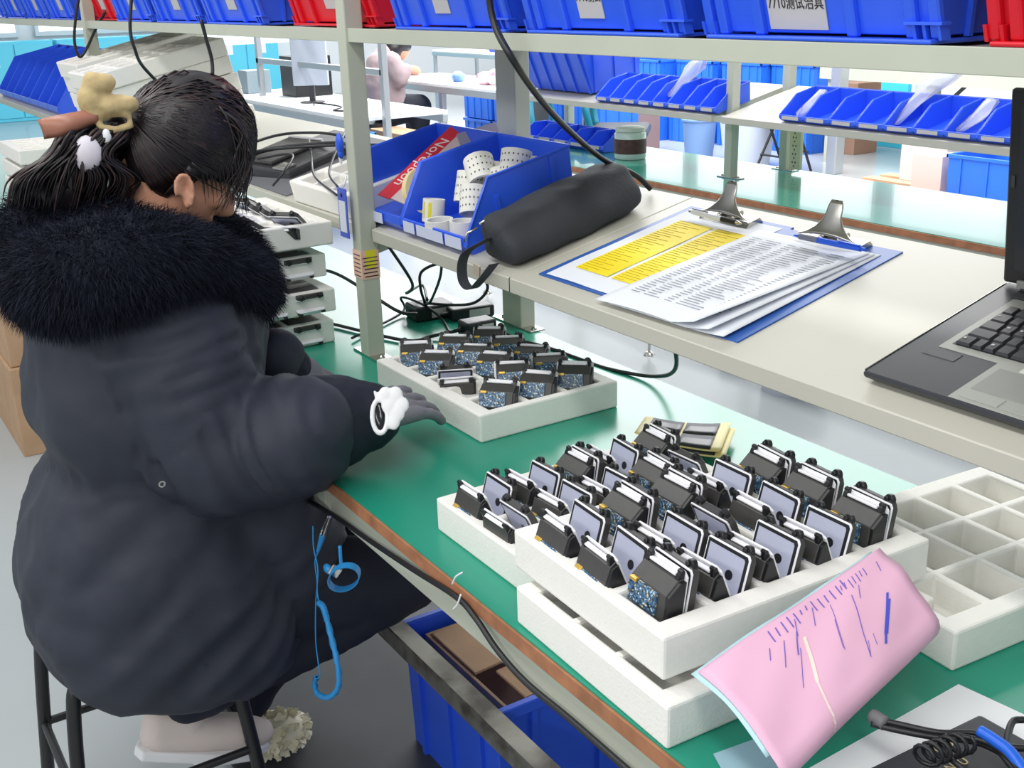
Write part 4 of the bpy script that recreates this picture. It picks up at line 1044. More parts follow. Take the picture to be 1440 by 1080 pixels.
# ---------------------------------------------------------------- under the near bench
crate('blue crate holding open cardboard under the near bench', (-1.665, .455, .0), .36, .46, .285, M_blue, nribs=3, cat='crate')
cbx = thing('cardboard_box', 'open brown cardboard box standing inside the blue crate under the bench', 'box', (-1.665, .46, .012))
obj('wall', MB().bb(-.155, .155, -.20, -.194, 0, .25), M_card, cbx); obj('wall', MB().bb(-.155, .155, .194, .20, 0, .25), M_card, cbx)
obj('wall', MB().bb(-.155, -.149, -.194, .194, 0, .25), M_card, cbx); obj('wall', MB().bb(.149, .155, -.194, .194, 0, .25), M_card, cbx)
obj('flap', MB().prism([(-.19, .25), (.10, .27), (.10, .275), (-.19, .255)], -.14, .03, 'x'), M_card, cbx); obj('flap', MB().prism([(-.15, .245), (.19, .262), (.19, .267), (-.15, .25)], .04, .145, 'x'), M_card, cbx)
rl = thing('foot_rail', 'worn grey painted steel foot rail running below the near bench', 'rail', (0, 0, 0))
M_worn = mat('worn_dark_paint', (112, 112, 106), .5, rgb2=(64, 58, 54), nscale=22)
obj('beam', MB().bb(-3.3, -.3, .185, .225, .255, .295), M_worn, rl, bevel=.002)
obj('top_strip', MB().bb(-3.3, -.3, .187, .223, .295, .2965), mat('scuffed_strip', (186, 184, 172), .5, rgb2=(84, 78, 70), nscale=9), rl)
fm = obj('floor_mat', MB().bb(-2.35, -.5, -.12, .72, 0.0, .008), mat('dark_rubber_mat', (58, 62, 66), .6, noise=.25, nscale=5), None, bevel=.003); tag(fm, 'dark grey rubber mat on the floor below the near bench', 'mat')

# stool
sl = thing('stool', 'black steel stool under the seated worker', 'stool', (-1.93, -.285, 0))
obj('seat', MB().lathe([(.0, .435), (.14, .435), (.155, .445), (.155, .458), (.14, .468), (.0, .47)], n=28), M_black, sl, smooth=50)
for sx in (-1, 1):
    for sy in (-1, 1):
        obj('leg', MB().tube(spline([(sx * .08, sy * .08, .43), (sx * .12, sy * .12, .41), (sx * .14, sy * .14, .34), (sx * .17, sy * .17, .0)], 6), .0125, 12), M_black, sl, smooth=180)
for (a, b) in (((-1, -1), (1, -1)), ((1, -1), (1, 1)), ((1, 1), (-1, 1)), ((-1, 1), (-1, -1))):
    obj('rung', MB().cyl((a[0] * .155, a[1] * .155, .18), (b[0] * .155, b[1] * .155, .18), .008, n=10), M_black, sl, smooth=60)
# cardboard cartons behind the worker
for k, (x, y, z, sx, sy, sz) in enumerate(((-4.47, .04, 0, .88, .38, .32), (-4.50, .05, .322, .90, .38, .335), (-5.45, .04, 0, .9, .38, .34), (-5.45, .04, .342, .88, .38, .31))):
    t = thing('carton', ['lower brown carton on the floor behind the worker\'s back', 'taped brown carton on top of the lower one behind the worker', 'lower brown carton in the second pile behind the worker', 'upper brown carton in the second pile behind the worker'][k], 'box', (x, y, z))
    obj('carton_body', MB().bb(-sx / 2, sx / 2, -sy / 2, sy / 2, 0, sz), M_card, t, bevel=.003)
    obj('flap_seam', MB().bb(-sx / 2 - .0005, sx / 2 + .0008, -.0015, .0015, sz - .0, sz + .0008), M_dark, t)
    obj('packing_tape', MB().bb(-sx / 2 - .001, sx / 2 + .001, -.03, .03, sz - .06, sz + .0012), mat('clear_tape', (214, 196, 164), .15), t)
    obj('corner_crease', MB().bb(sx / 2, sx / 2 + .001, -.002, .002, .02, sz - .06), mat('carton_crease_brown', (130, 98, 74), .8), t)  # thin darker brown crease line down the carton's end

# ================================================================ things standing farther off
def box_thing(name, label, cat, x0, x1, y0, y1, z0, z1, m, bevel=.004, group=None):
    o = obj(name, MB().bb(x0, x1, y0, y1, z0, z1), m, None, bevel=bevel); return tag(o, label, cat, group)
# jar on bench 2
jr = thing('jar', 'clear round jar with a dark red label on the second bench', 'jar', (-4.14, 2.60, .751))
obj('glass_body', MB().lathe([(.068, 0), (.072, .006), (.072, .112), (.062, .122)], n=28), mat('jar_glass', (196, 214, 204), .15), jr, smooth=50)
obj('label', MB().lathe([(.0735, .025), (.0735, .09)], n=28), mat('dark_red_label', (86, 52, 48), .5, noise=.4, nscale=50), jr, smooth=50)
obj('lid', MB().lathe([(.067, .122), (.067, .138), (.05, .142)], n=28), mat('pale_lid', (206, 208, 196), .4), jr, smooth=50)
# floor containers seen under / over the second bench
def pail(label, x, y, r0, r1, h, m, rim=None, name='bucket'):
    t = thing(name, label, name.replace('_', ' '), (x, y, 0))
    obj('body', MB().lathe([(r0, 0), (r1, h), (r1 - .006, h), (r0 - .006, .01)], n=32), m, t, smooth=50)
    obj('rim', MB().lathe([(r1, h - .012), (r1 + .01, h - .01), (r1 + .01, h + .004), (r1 - .004, h + .004)], n=32), rim or m, t, smooth=50)
    return t
M_pail = mat('pale_grey_plastic', (196, 200, 210), .4)
M_pail2 = mat('grey_blue_plastic', (120, 152, 196), .45)
pail('pale grey bucket on the floor below the laptop shelf', *tuple(onz(1115, 546, 0))[:2], .12, .14, .20, M_pail)
pail('smaller pale grey bucket half hidden left of the other under the second bench', *tuple(onz(1030, 506, 0))[:2], .045, .055, .10, M_pail)
pail('blue grey waste bucket in front of the tall blue crates', -8.65, 6.25, .13, .17, .36, M_pail2)
pail('large pale grey waste bin beside the black stool', -7.25, 6.3, .19, .24, .42, mat('lavender_grey_bin', (196, 204, 226), .45), name='waste_bin')
pail('blue grey bucket left of the large waste bin, behind a rack post', -7.75, 6.2, .12, .15, .36, M_pail2)
# black folding stool
bs = thing('folding_stool', 'black steel folding stool beside the large waste bin', 'stool', (-6.82, 6.3, 0))
for sx in (-.16, .16):
    obj('leg', MB().cyl((sx, -.16, 0), (sx, .10, .46), .011), M_black, bs, smooth=50); obj('leg', MB().cyl((sx, .16, 0), (sx, -.06, .46), .011), M_black, bs, smooth=50)
obj('seat', MB().bb(-.18, .18, -.14, .16, .455, .475), M_black, bs, bevel=.01)
obj('rung', MB().cyl((-.16, -.10, .13), (.16, -.10, .13), .009), M_black, bs, smooth=50)
obj('rung', MB().cyl((-.16, .11, .16), (.16, .11, .16), .009), M_black, bs, smooth=50)
# tall blue crates
for k, (x, y, z) in enumerate(((-9.3, 7.0, 0), (-8.75, 7.1, 0), (-8.15, 7.2, 0), (-7.6, 7.3, 0), (-9.3, 7.0, .40), (-8.7, 7.15, .40), (-8.1, 7.2, .40), (-7.55, 7.3, .40))):
    crate('%s blue storage crate from the left in the %s row behind the second bench' % (ORD[k % 4], 'floor' if k < 4 else 'upper'), (x, y, z), .52, .40, .38, M_blue2, nribs=5, taper=.02, group='tall blue crates stacked behind the second bench', name='storage_crate')
# white pallet table rail
# aluminium profile table with white top in the middle distance
def alu_table(label, x0, x1, y0, y1, z=.75, top=None, posts=True, upper=None):
    t = thing('assembly_table', label, 'table')
    obj('table_top', MB().bb(x0, x1, y0, y1, z - .025, z), top or M_wall, t, bevel=.003)
    for y in (y0 + .02, y1 - .02): obj('profile_rail', MB().bb(x0, x1, y - .02, y + .02, z - .075, z - .026), M_alu, t, bevel=.003)
    for x in (x0 + .03, (x0 + x1) / 2, x1 - .03):
        for y in (y0 + .03, y1 - .03): obj('leg', MB().bb(x - .02, x + .02, y - .02, y + .02, 0, z - .075), M_alu, t, bevel=.003)
    if upper:
        for x in (x0 + .03, x1 - .03): obj('upright', MB().bb(x - .02, x + .02, y1 - .06, y1 - .02, z, upper), M_alu, t, bevel=.003)
        obj('upper_board', MB().bb(x0, x1, y1 - .3, y1, upper - .35, upper - .33), top or M_wall, t)
        obj('front_rail', MB().bb(x0, x1, y1 - .31, y1 - .28, upper - .37, upper - .33), M_alu, t)
    return t
ta = alu_table('white topped aluminium table carrying the grey monitor', -9.4, -6.72, 2.42, 3.1)
tb = alu_table('white aluminium table where the far worker sits', -9.9, -7.45, 4.12, 4.8, upper=None)
tc_ = alu_table('white table in the back with blue bins standing on it', -13.9, -10.0, 6.9, 7.6)
# vertical aluminium frame in front of the far worker
fr = thing('equipment_stand', 'upright aluminium stand right of the monitor table, left of the far worker', 'stand', (-6.66, 2.62, 0))
obj('upright', MB().bb(-.025, .025, -.02, .02, 0, 1.32), M_alu, fr, bevel=.003)
obj('crossbar', MB().bb(-2.2, .0, -.02, .02, 1.28, 1.32), M_alu, fr, bevel=.003)
obj('crossbar', MB().bb(-2.2, .0, -.02, .02, 1.00, 1.04), M_alu, fr, bevel=.003)
obj('upright', MB().bb(-2.2, -2.15, -.02, .02, 0, 1.32), M_alu, fr, bevel=.003)
# monitor
mo = thing('monitor', 'grey backed flat monitor on a stand on the aluminium table', 'monitor', tuple(onz(440, 144, .751)), (0, 0, .95))
obj('screen_housing', MB().bb(-.13, .13, -.015, .02, .12, .52), mat('light_grey_plastic', (176, 184, 196), .45), mo, bevel=.006)
obj('screen', MB().bb(-.12, .12, .02, .022, .13, .51), mat('dark_screen', (16, 22, 34), .12), mo)
obj('stand', MB().bb(-.02, .02, -.01, .02, .01, .14), M_dark, mo); obj('base', MB().lathe([(.09, 0), (.09, .008), (.02, .014)], (0, 0, 0)), M_dark, mo, smooth=50)
cable('cable', [(-7.65, 2.55, .76), (-7.5, 2.5, .79), (-7.3, 2.6, .77), (-7.2, 2.5, .76), (-7.0, 2.6, .76)], .006, 'tangle of dark cable at the foot of the grey monitor')
box_thing('equipment_box', 'black instrument right of the grey monitor', 'instrument', -8.75, -8.45, 2.75, 3.05, .751, 1.05, M_black)
box_thing('equipment_box', 'grey instrument with panel left of the grey monitor', 'instrument', -9.3, -9.1, 2.6, 2.8, .751, .93, mat('grey_instrument', (140, 156, 164), .5))
crate('sky blue crate on the floor behind the monitor table', (-8.95, 3.35, .0), .5, .3, .4, mat('cyan_crate', (40, 130, 214), .5), nribs=4)
crate('blue crate on the floor under the monitor table, right end', (-7.3, 2.75, .0), .5, .4, .36, M_blue2, nribs=4)
crate('blue crate on the floor left under the monitor table', (-8.1, 2.75, .0), .5, .4, .36, M_blue2, nribs=4)
# stacked crates below the far table
k = 0
for z in (0, .33):
    for x in (-9.55, -9.0, -8.4, -7.85):
        crate('%s dark blue crate from the left, %s layer, below the far worker\'s table' % (ORD[k % 4], 'bottom' if k < 4 else 'top'), (x, 5.2, z), .5, .4, .32, M_blue2, nribs=4, name='storage_crate', group='crates below the far worker\'s table', taper=.02); k += 1
box_thing('cardboard_box', 'flat brown cardboard box on the floor before the far table', 'box', -9.0, -8.1, 3.6, 3.85, .0, .40, M_card)
# things on the far table
bg = obj('plastic_bag', MB().ell((0, 0, .05), (.10, .08, .055)).ell((.12, .02, .06), (.07, .07, .07)), mat('pink_red_bag', (224, 70, 100), .3, rgb2=(240, 210, 220), nscale=8), None, smooth=180, loc=(-8.3, 4.35, .75)); tag(bg, 'red and white plastic bag on the far worker\'s table', 'bag')
bg = obj('plastic_bag', MB().ell((0, 0, .04), (.07, .06, .05)).ell((-.06, .02, .03), (.05, .05, .035)), mat('blue_white_bag', (150, 180, 220), .3, rgb2=(60, 100, 180), nscale=12), None, smooth=180, loc=(-8.75, 4.35, .75)); tag(bg, 'blue and white plastic bag on the far worker\'s table', 'bag')
crate('shallow dark blue tray on the far worker\'s table', (-7.75, 4.55, .751), .42, .25, .10, M_blue, nribs=5, name='tray_crate')
row_bins(8, -12.6, .30, lambda x: Vector((x, 7.0, .752)), 0, .3, .2, lambda k: '%s blue bin from the left on the white table in the back' % ORD[k], 'blue bins on the back table', .15, .05, card=False)
# teal lockers by the left wall
M_locker = mat('teal_locker', (94, 206, 232), .45)
for k in range(7):
    y = -1.0 + k * 1.05
    t = thing('locker', '%s pale blue locker from the left below the windows' % ORD[k], 'locker', (-16.6, y, 0), (0, 0, 0), 'pale blue lockers below the windows')
    obj('cabinet_body', MB().bb(-.45, .0, -.5, .5, 0, 1.02), M_locker, t, bevel=.01); obj('door', MB().bb(.0, .02, -.48, -.01, .05, .98), M_locker, t, bevel=.004); obj('door', MB().bb(.0, .02, .01, .48, .05, .98), M_locker, t, bevel=.004)
    obj('label', MB().bb(.02, .024, -.3, -.2, .70, .86), M_white, t); obj('label', MB().bb(.02, .024, .2, .3, .70, .86), M_white, t)
# pale board with wires upper middle
box_thing('whiteboard', 'pale green white board standing behind the black instrument', 'board', -12.5, -12.4, 3.2, 7.2, 1.0, 1.35, mat('pale_mint_board', (208, 232, 230), .5))
box_thing('partition', 'turquoise partition panel right of the far table', 'partition', -8.9, -7.0, 8.0, 8.05, 0, 1.0, M_teal)
# chairs with teal backs behind the second bench
M_tealc = mat('teal_chair_plastic', (0, 112, 136), .4)
for k, (x, y) in enumerate((tuple(onz(770, 288, 0))[:2], tuple(onz(835, 270, 0))[:2])):
    t = thing('chair', ('left', 'right')[k] + ' teal framed office chair behind the second bench', 'chair', (x, y, 0), (0, 0, 2.2 + .2 * k))
    fr_ = MB()
    for sx in (-1, 1): fr_.tube(spline([(sx * .19, .0, .48), (sx * .22, .03, .62), (sx * .17, .06, .80), (sx * .20, .05, .98)], 6), .028, 10)
    fr_.tube(spline([(-.20, .05, .98), (0, .06, 1.02), (.20, .05, .98)], 6), .028, 10)
    obj('back_frame', fr_, M_tealc, t, smooth=180)
    obj('mesh_back', MB().bb(-.17, .17, .04, .055, .5, .98), M_dark, t, bevel=.004)
    obj('seat', MB().bb(-.24, .24, -.42, .02, .42, .50), M_dark, t, bevel=.03)
    obj('column', MB().cyl((0, -.2, .1), (0, -.2, .42), .025), M_black, t, smooth=50)
    for q in range(5): obj('leg', MB().cyl((0, -.2, .09), (.26 * math.cos(q * 1.257), -.2 + .26 * math.sin(q * 1.257), .04), .02, .012), M_black, t, smooth=50)
for k, (x0, x1, y, z1, m_) in enumerate(((-6.35, -6.05, 5.0, .72, mat('tan_panel', (226, 190, 158), .7)), (-6.0, -5.8, 5.3, .75, mat('mauve_panel', (150, 128, 134), .7)))):
    pass
box_thing('carton', 'tan upright carton between the teal chairs and the crates', 'box', -8.6, -8.35, 5.6, 5.9, 0, .58, mat('tan_carton', (228, 192, 160), .7))
box_thing('carton', 'brown upright carton right of the tan one', 'box', -8.3, -8.05, 5.7, 6.0, 0, .58, mat('mauve_brown_carton', (140, 116, 116), .7))
box_thing('carton', 'brown carton on the floor behind the second bench legs', 'box', -7.5, -7.05, 7.4, 7.7, 0, .62, mat('brown_carton', (166, 130, 108), .8))
box_thing('cabinet', 'low white cabinet left of the aluminium legs', 'cabinet', -7.0, -5.9, 8.1, 8.6, 0.05, .75, mat('white_cabinet', (224, 224, 230), .5))
box_thing('cabinet', 'low white cabinet right of the brace', 'cabinet', -5.85, -4.4, 8.2, 8.7, 0.05, .72, mat('cream_cabinet', (222, 214, 208), .5))
t3 = thing('assembly_table', 'third row table with aluminium and grey legs behind the blue bins', 'table')
obj('table_top', MB().bb(-7.0, -2.6, 6.9, 7.6, .76, .80), M_paint2, t3)
obj('front_beam', MB().bb(-7.0, -2.6, 6.86, 6.9, .70, .80), M_paint, t3)
for x in (-6.9, -5.9, -4.6, -3.2): obj('leg', MB().bb(x - .04, x + .04, 6.9, 6.98, 0, .76), M_paint, t3)
obj('brace', MB().cyl((-5.9, 6.94, .45), (-5.55, 6.94, .76), .015), M_dark, t3)
obj('drawer', MB().bb(-5.0, -3.6, 6.84, 6.9, .55, .69), M_dark, t3)
al = obj('support_column', MB().bb(-.05, .05, -.05, .05, 0, .9), M_alu, None, bevel=.008, loc=(-6.45, 6.5, 0)); tag(al, 'single aluminium column behind the second bench, left of the white cabinets', 'column')
crate('wide sky blue crate on the floor pallet at the right', (-4.55, 6.2, .02), .82, .5, .34, M_blue2, nribs=4, taper=.02)
pl = thing('pallet', 'wooden pallet under the beige cartons at the right', 'pallet', (-5.35, 6.1, 0))
for k in range(4): obj('slat', MB().bb(-.5, .6, -.36 + k * .2, -.24 + k * .2, .06, .08), mat('pale_wood', (202, 164, 132), .7, noise=.1), pl)
for k in range(3): obj('block', MB().bb(-.48 + k * .45, -.40 + k * .45, -.36, .36, .0, .06), mat('pale_wood', (202, 164, 132), .7), pl)
box_thing('carton', 'pale translucent carton on the pallet, in front', 'box', -5.28, -5.03, 5.98, 6.2, .081, .33, mat('beige_translucent', (212, 192, 186), .5))
box_thing('carton', 'pale translucent carton on the pallet, taller one behind', 'box', -5.6, -5.2, 6.25, 6.45, .081, .40, mat('beige_translucent2', (218, 204, 200), .5))
gb = crate('green crate on the far right table', (-4.0, 7.2, .8), .4, .3, .14, mat('green_plastic', (20, 160, 80), .4), nribs=3)
for k, (x, c) in enumerate(((-6.6, (40, 150, 180)), (-6.2, (60, 90, 130)), (-3.5, (40, 110, 200)))):
    box_thing('equipment_box', ['teal instrument on the third row table', 'dark blue instrument on the third row table', 'blue plastic box on the far right table'][k], 'instrument', x - .12, x + .12, 7.1, 7.3, .801, .94, mat('equip%s' % 'abc'[k], c, .5))
# far posts and racks seen between shelves
for k, x in enumerate((-10.5, -9.6, -8.7)):
    pass
# plastic bags in the small bins
M_bag = mat('clear_plastic_bag', (214, 218, 232), .25, alpha=.42)
def bag(label, p, pts, r, m=M_bag):
    mb = MB()
    L = [Vector(q) for q in pts]
    n = 10; R_ = []
    for k, q in enumerate(L):
        R_.append([q + Vector((math.cos(2 * PI * i / n) * r[k] * (1 + .35 * math.sin(i * 2.7 + k * 1.9)), math.sin(2 * PI * i / n) * r[k] * .55, .35 * r[k] * math.sin(i * 1.7 + k))) for i in range(n)])
    o = obj('plastic_bag', mb.rings(R_), m, None, smooth=180, loc=p); return tag(o, label, 'bag')
bag('clear crumpled bag sticking up from the left row of small bins', (-3.80, 2.55, 1.05), [(0, 0, 0), (.01, .05, .05), (.05, .09, .12), (.08, .10, .15)], (.02, .035, .05, .02))
bag('clear crumpled bag sticking up from the right row of small bins', (-2.60, 2.54, 1.05), [(0, -.02, -.02), (.02, .04, .05), (.07, .09, .12), (.12, .12, .15)], (.015, .03, .05, .02))
bag('clear bag of parts in the leftmost small bin of the right row', (-3.03, 2.54, 1.05), [(0, -.02, -.02), (0, .02, .01), (.015, .07, .06)], (.022, .03, .02))
bag('clear bag of parts in the seventh small bin of the right row', (-2.32, 2.54, 1.06), [(-.02, -.03, -.03), (0, .02, .01), (.02, .06, .06)], (.015, .03, .025))

# ================================================================ people
M_skin = mat('skin', (206, 150, 122), .5, noise=.06, nscale=12)
M_hair = mat('dark_brown_hair', (30, 25, 28), .36, noise=.35, nscale=30, spec=.5)
M_hairb = mat('brown_hair_strand', (58, 42, 42), .38, spec=.5)
M_jack = mat('black_padded_jacket', (46, 50, 62), .62, noise=.10, nscale=7, bump=.05, bscale=30, spec=.35)
M_fur = mat('navy_black_fur', (27, 32, 46), .8, noise=.35, nscale=25, spec=.2)
M_pants = mat('navy_trousers', (20, 27, 44), .75, noise=.15, nscale=9)
M_glove = mat('grey_knit_glove', (128, 126, 134), .85, noise=.08, nscale=40, bump=.1, bscale=300)
M_cuff = mat('navy_sleeve_cover', (18, 24, 40), .7)
M_shoe = mat('beige_shoe', (222, 208, 202), .6, noise=.06, nscale=20)
M_tulle = mat('cream_frill', (222, 216, 190), .7)
M_khaki = mat('khaki_fabric', (192, 170, 122), .75, noise=.14, nscale=60, bump=.12, bscale=120)
XB = -1.92
person = thing('person', 'seated worker in black jacket with fur hood and grey gloves at the near bench', 'person', (XB, -.3, 0))
def rel(p): return Vector(p) - Vector((XB, -.3, 0))
def P(px, py, x): return rel(onx(px, py, x))
# head frame
p_ = math.radians(42); fwd = Vector((0.05, math.cos(p_), -math.sin(p_))).normalized(); up = Vector((0, math.sin(p_), math.cos(p_))); side = Vector((1, 0, 0))
up = (up - fwd * up.dot(fwd)).normalized(); side = fwd.cross(up).normalized()
HR = Matrix((side, fwd, up)).transposed()
HC = P(264, 208, -1.92)
def hd(s, f, u): return HC + HR @ Vector((s, f, u))
bm_ = MB()
bm_.ell(HC, (.078, .098, .108), HR, 28, 20).ell(hd(0, .032, -.055), (.062, .064, .075), HR).ell(hd(0, .05, -.098), (.038, .042, .034), HR)
bm_.chain([(hd(0, .094, -.012), .010), (hd(0, .114, -.046), .013), (hd(0, .104, -.052), .013)])
bm_.ell(hd(0, .090, -.078), (.022, .013, .009), HR).ell(hd(.035, .075, -.045), (.022, .018, .02), HR).ell(hd(-.035, .075, -.045), (.022, .018, .02), HR)
bm_.chain([(hd(-.05, .082, .008), .008), (hd(-.02, .095, .01), .008), (hd(.02, .095, .01), .008), (hd(.05, .082, .008), .008)])
EAR = rel(onx(258, 268, XB + .082))
for s in (1, -1):
    E0 = EAR if s == 1 else EAR + Vector((-.164, 0, 0))
    uu = Vector((0, .25, 1)).normalized()
    rim = [E0 + Vector((s * .004, 0, 0)) + Vector((0, .0145 * math.cos(a), .027 * math.sin(a))) for a in [math.radians(q) for q in range(-60, 220, 28)]]
    bm_.chain([(q, .0048) for q in rim], 8)
    bm_.ell(E0 + Vector((-s * .007, .003, -.002)), (.006, .012, .022)); bm_.ell(E0 + Vector((s * .001, .003, -.024)), (.006, .007, .008))
    bm_.chain([(E0 + Vector((s * .001, -.004, .016)), .0035), (E0 + Vector((s * .002, -.007, .0)), .0038), (E0 + Vector((s * .001, .001, -.014)), .0035)], 8)
neck0 = P(196, 345, XB)
bm_.chain([(hd(0, -.035, -.05), .058), (HC.lerp(neck0, .6), .054), (neck0, .062), (P(190, 420, XB), .10)])
chest = P(210, 500, XB); pel = rel(Vector((XB, -.29, .50)))
bm_.chain([(P(190, 400, XB), .11), (chest, .14), (P(200, 640, XB), .12), (pel + Vector((0, 0, .06)), .14)])
# arms
RS = P(245, 470, -1.745); RE = P(300, 610, -1.70); RWr = rel(onz(508, 588, .84)); RH = rel(onz(572, 566, .832))
LS = P(260, 450, -2.10); LE = P(330, 560, -2.13); LWr = rel(onz(405, 520, .83)); LH = rel(onz(452, 532, .80))
for (a, b, c, d) in ((RS, RE, RWr, RH), (LS, LE, LWr, LH)):
    bm_.chain([(a, .055), (a.lerp(b, .5), .048), (b, .04), (b.lerp(c, .4), .038), (c, .026)])
    bm_.cap(Vector(chest) + Vector((0, 0, .05)), a, .10, .06)
# legs
RHp = rel(Vector((XB + .09, -.26, .50))); RK = rel(Vector((-1.79, .20, .43))); RF = rel(onx(266, 992, -1.85))
LHp = rel(Vector((XB - .09, -.26, .50))); LK = rel(Vector((-2.02, .20, .45))); LF = rel(onx(335, 1000, -1.98))
SH = []
for (h_, k_, f_, dr) in ((RHp, RK, RF, Vector((.12, 1, -.32))), (LHp, LK, LF, Vector((-.1, 1, -.25)))):
    bm_.chain([(h_, .085), (k_, .055), (k_.lerp(f_, .35), .052), (f_, .033), (f_ + Vector((0, -.012, -.045)) + dr.normalized() * .0, .030), (f_ + Vector((0, -.015, -.055)) + dr.normalized() * .11, .024)])
# hands: palm, five fingers and thumb of each
def hand(mb, wr, kn, curl, nrm, flip):
    d = (kn - wr).normalized(); nrm = (nrm - d * nrm.dot(d)).normalized(); sd_ = d.cross(nrm) * flip
    mb.chain([(wr, .024), (wr.lerp(kn, .5), .029)])
    for k in range(4):
        b = kn + sd_ * ((k - 1.5) * .0215); mb.cap(wr.lerp(kn, .25) + sd_ * ((k - 1.5) * .013), b, .015, .0115, 10)
        L = (.036, .042, .040, .031)[k]; q = b; dd = (d + sd_ * (k - 1.5) * .10).normalized()
        for j in range(3):
            dd = (dd - nrm * (curl * (1 + .25 * j))).normalized(); q2 = q + dd * L * (1, .72, .58)[j]
            mb.cap(q, q2, .0094 - .0006 * j, .0088 - .0006 * j, 10); q = q2
    t0 = wr.lerp(kn, .25) - sd_ * .026; t1 = t0 - sd_ * .022 + d * .028 - nrm * .012; t2 = t1 + d * .028 - nrm * .012 + sd_ * .004
    mb.chain([(t0, .014), (t1, .012), (t2, .0095)], 10)
hand(bm_, RWr, RWr.lerp(RH, .96), .21, Vector((.45, 0, 1)), 1)
hand(bm_, LWr, LWr.lerp(LH, 1.0), .175, Vector((.2, 0, 1)), -1)
body = remesh('body', bm_, M_skin, .0045, 5, person)
# gloves: a slightly thicker hand
def puff(mb, amt):
    return mb
gm = MB()
def hand2(mb, wr, kn, curl, nrm, flip):
    d = (kn - wr).normalized(); nrm = (nrm - d * nrm.dot(d)).normalized(); sd_ = d.cross(nrm) * flip
    mb.chain([(wr - d * .03, .034), (wr, .031), (wr.lerp(kn, .5), .034)])
    for k in range(4):
        b = kn + sd_ * ((k - 1.5) * .0215); mb.cap(wr.lerp(kn, .25) + sd_ * ((k - 1.5) * .013), b, .0185, .0135, 10)
        L = (.036, .042, .040, .031)[k]; q = b; dd = (d + sd_ * (k - 1.5) * .10).normalized()
        for j in range(3 if k > 1 else 2):
            dd = (dd - nrm * (curl * (1 + .25 * j))).normalized(); q2 = q + dd * L * (1, .72, .58)[j]
            mb.cap(q, q2, .0108 - .0006 * j, .0102 - .0006 * j, 10); q = q2
    t0 = wr.lerp(kn, .25) - sd_ * .026; t1 = t0 - sd_ * .022 + d * .028 - nrm * .012; t2 = t1 + d * .028 - nrm * .012 + sd_ * .004
    mb.chain([(t0, .018), (t1, .015), (t2, .0125)], 10)
for (w0, h0, cu, nr, fl, sfx) in ((RWr, RWr.lerp(RH, .96), .30, Vector((.45, 0, 1)), 1, 'right'), (LWr, LH, .25, Vector((.2, 0, 1)), -1, 'left')):
    g = MB(); hand2(g, w0, h0, cu * .7, nr, fl)
    remesh('glove', g, M_glove, .0028, 3, person)
# sleeve covers (navy, elastic) over the wrists
g = MB().chain([(RE.lerp(RWr, .50), .082), (RE.lerp(RWr, .80), .080), (RWr + (RH - RWr) * .05, .062)])
remesh('sleeve_cover', g, M_cuff, .006, 6, person, disp=((.05, .012),))
g = MB().chain([(LE.lerp(LWr, .5), .055), (LWr, .046)])
remesh('sleeve_cover', g, M_cuff, .006, 6, person, disp=((.05, .012),))
# flower badge
fb0 = rel(onz(545, 578, .893)); nf = (rel(CAM) - fb0).normalized(); nf = (nf + Vector((.1, -.1, .25))).normalized()
QF = nf.to_track_quat('Z', 'Y').to_matrix()
g = MB()
M_wf = mat('white_felt', (232, 232, 232), .8)
for (a, b, r_) in ((-.002, .026, .011), (.013, .024, .0125), (.022, .008, .012), (.014, -.004, .013), (.008, -.018, .011), (.002, .008, .012)):
    g.ell(fb0 + QF @ Vector((a, b, .002)), (r_, r_ * 1.15, .005), QF, 14, 8)
orr = [fb0 + QF @ Vector((-.012 + .0115 * math.cos(q * PI / 10), -.008 + .026 * math.sin(q * PI / 10), .002)) for q in range(20)]
g.chain([(q, .0042) for q in orr + [orr[0]]], 8)
g.chain([(fb0 + QF @ Vector((-.014, .018, .002)), .004), (fb0 + QF @ Vector((-.018, .030, .002)), .0028)], 8)
fl_ = remesh('flower_badge', g, M_wf, .002, 3, person)
obj('badge_centre', MB().ell(fb0 + QF @ Vector((-.012, -.008, .001)), (.0085, .021, .003), QF, 18, 8), M_lens, person, smooth=180)

# jacket: torso loft through the outline, sleeves, then one remeshed surface
J = MB()
prof = [(335, 60, 310, .10), (360, 48, 335, .18), (400, 42, 350, .225), (460, 36, 352, .245), (520, 27, 350, .25), (580, 30, 345, .25), (620, 45, 345, .245), (650, 60, 352, .24), (690, 50, 362, .255), (740, 34, 368, .27), (800, 22, 380, .285), (860, 22, 392, .29), (895, 42, 380, .275), (920, 62, 350, .25), (935, 92, 300, .215)]
R_ = []
for (py, b, f, hw) in prof:
    Bk = P(b + 6, py, XB); Fr = P(f, py - (0 if py < 700 else (py - 700) * .10), XB); c = (Bk + Fr) / 2; h2 = (Fr - Bk) / 2; n = 32; r_ = []
    for i in range(n):
        a = 2 * PI * i / n; ca, sa = math.cos(a), math.sin(a)
        e = .8; r_.append(c + h2 * (abs(ca) ** e * (1 if ca > 0 else -1)) + Vector((hw * .92 * abs(sa) ** e * (1 if sa > 0 else -1), 0, 0)))
    R_.append(r_)
J.rings(R_)
J.chain([(P(225, 445, -1.80), .10), (RS, .098), (P(268, 560, -1.715), .102), (P(310, 628, -1.70), .108)])
J.chain([(P(310, 628, -1.70), .112), (P(385, 622, -1.69), .104), (rel(onz(418, 612, .845)), .092)])
J.chain([(LS, .09), (LE, .085), (rel(onz(385, 505, .86)), .055)])
J.chain([(P(330, 640, -1.80), .12), (P(385, 745, -1.83), .13), (P(400, 800, -1.85), .12)])
def cuffwr(mb, c, ax_, r):
    pass
jacket = remesh('jacket', J, M_jack, .0095, 9, person, disp=((.16, .030),))
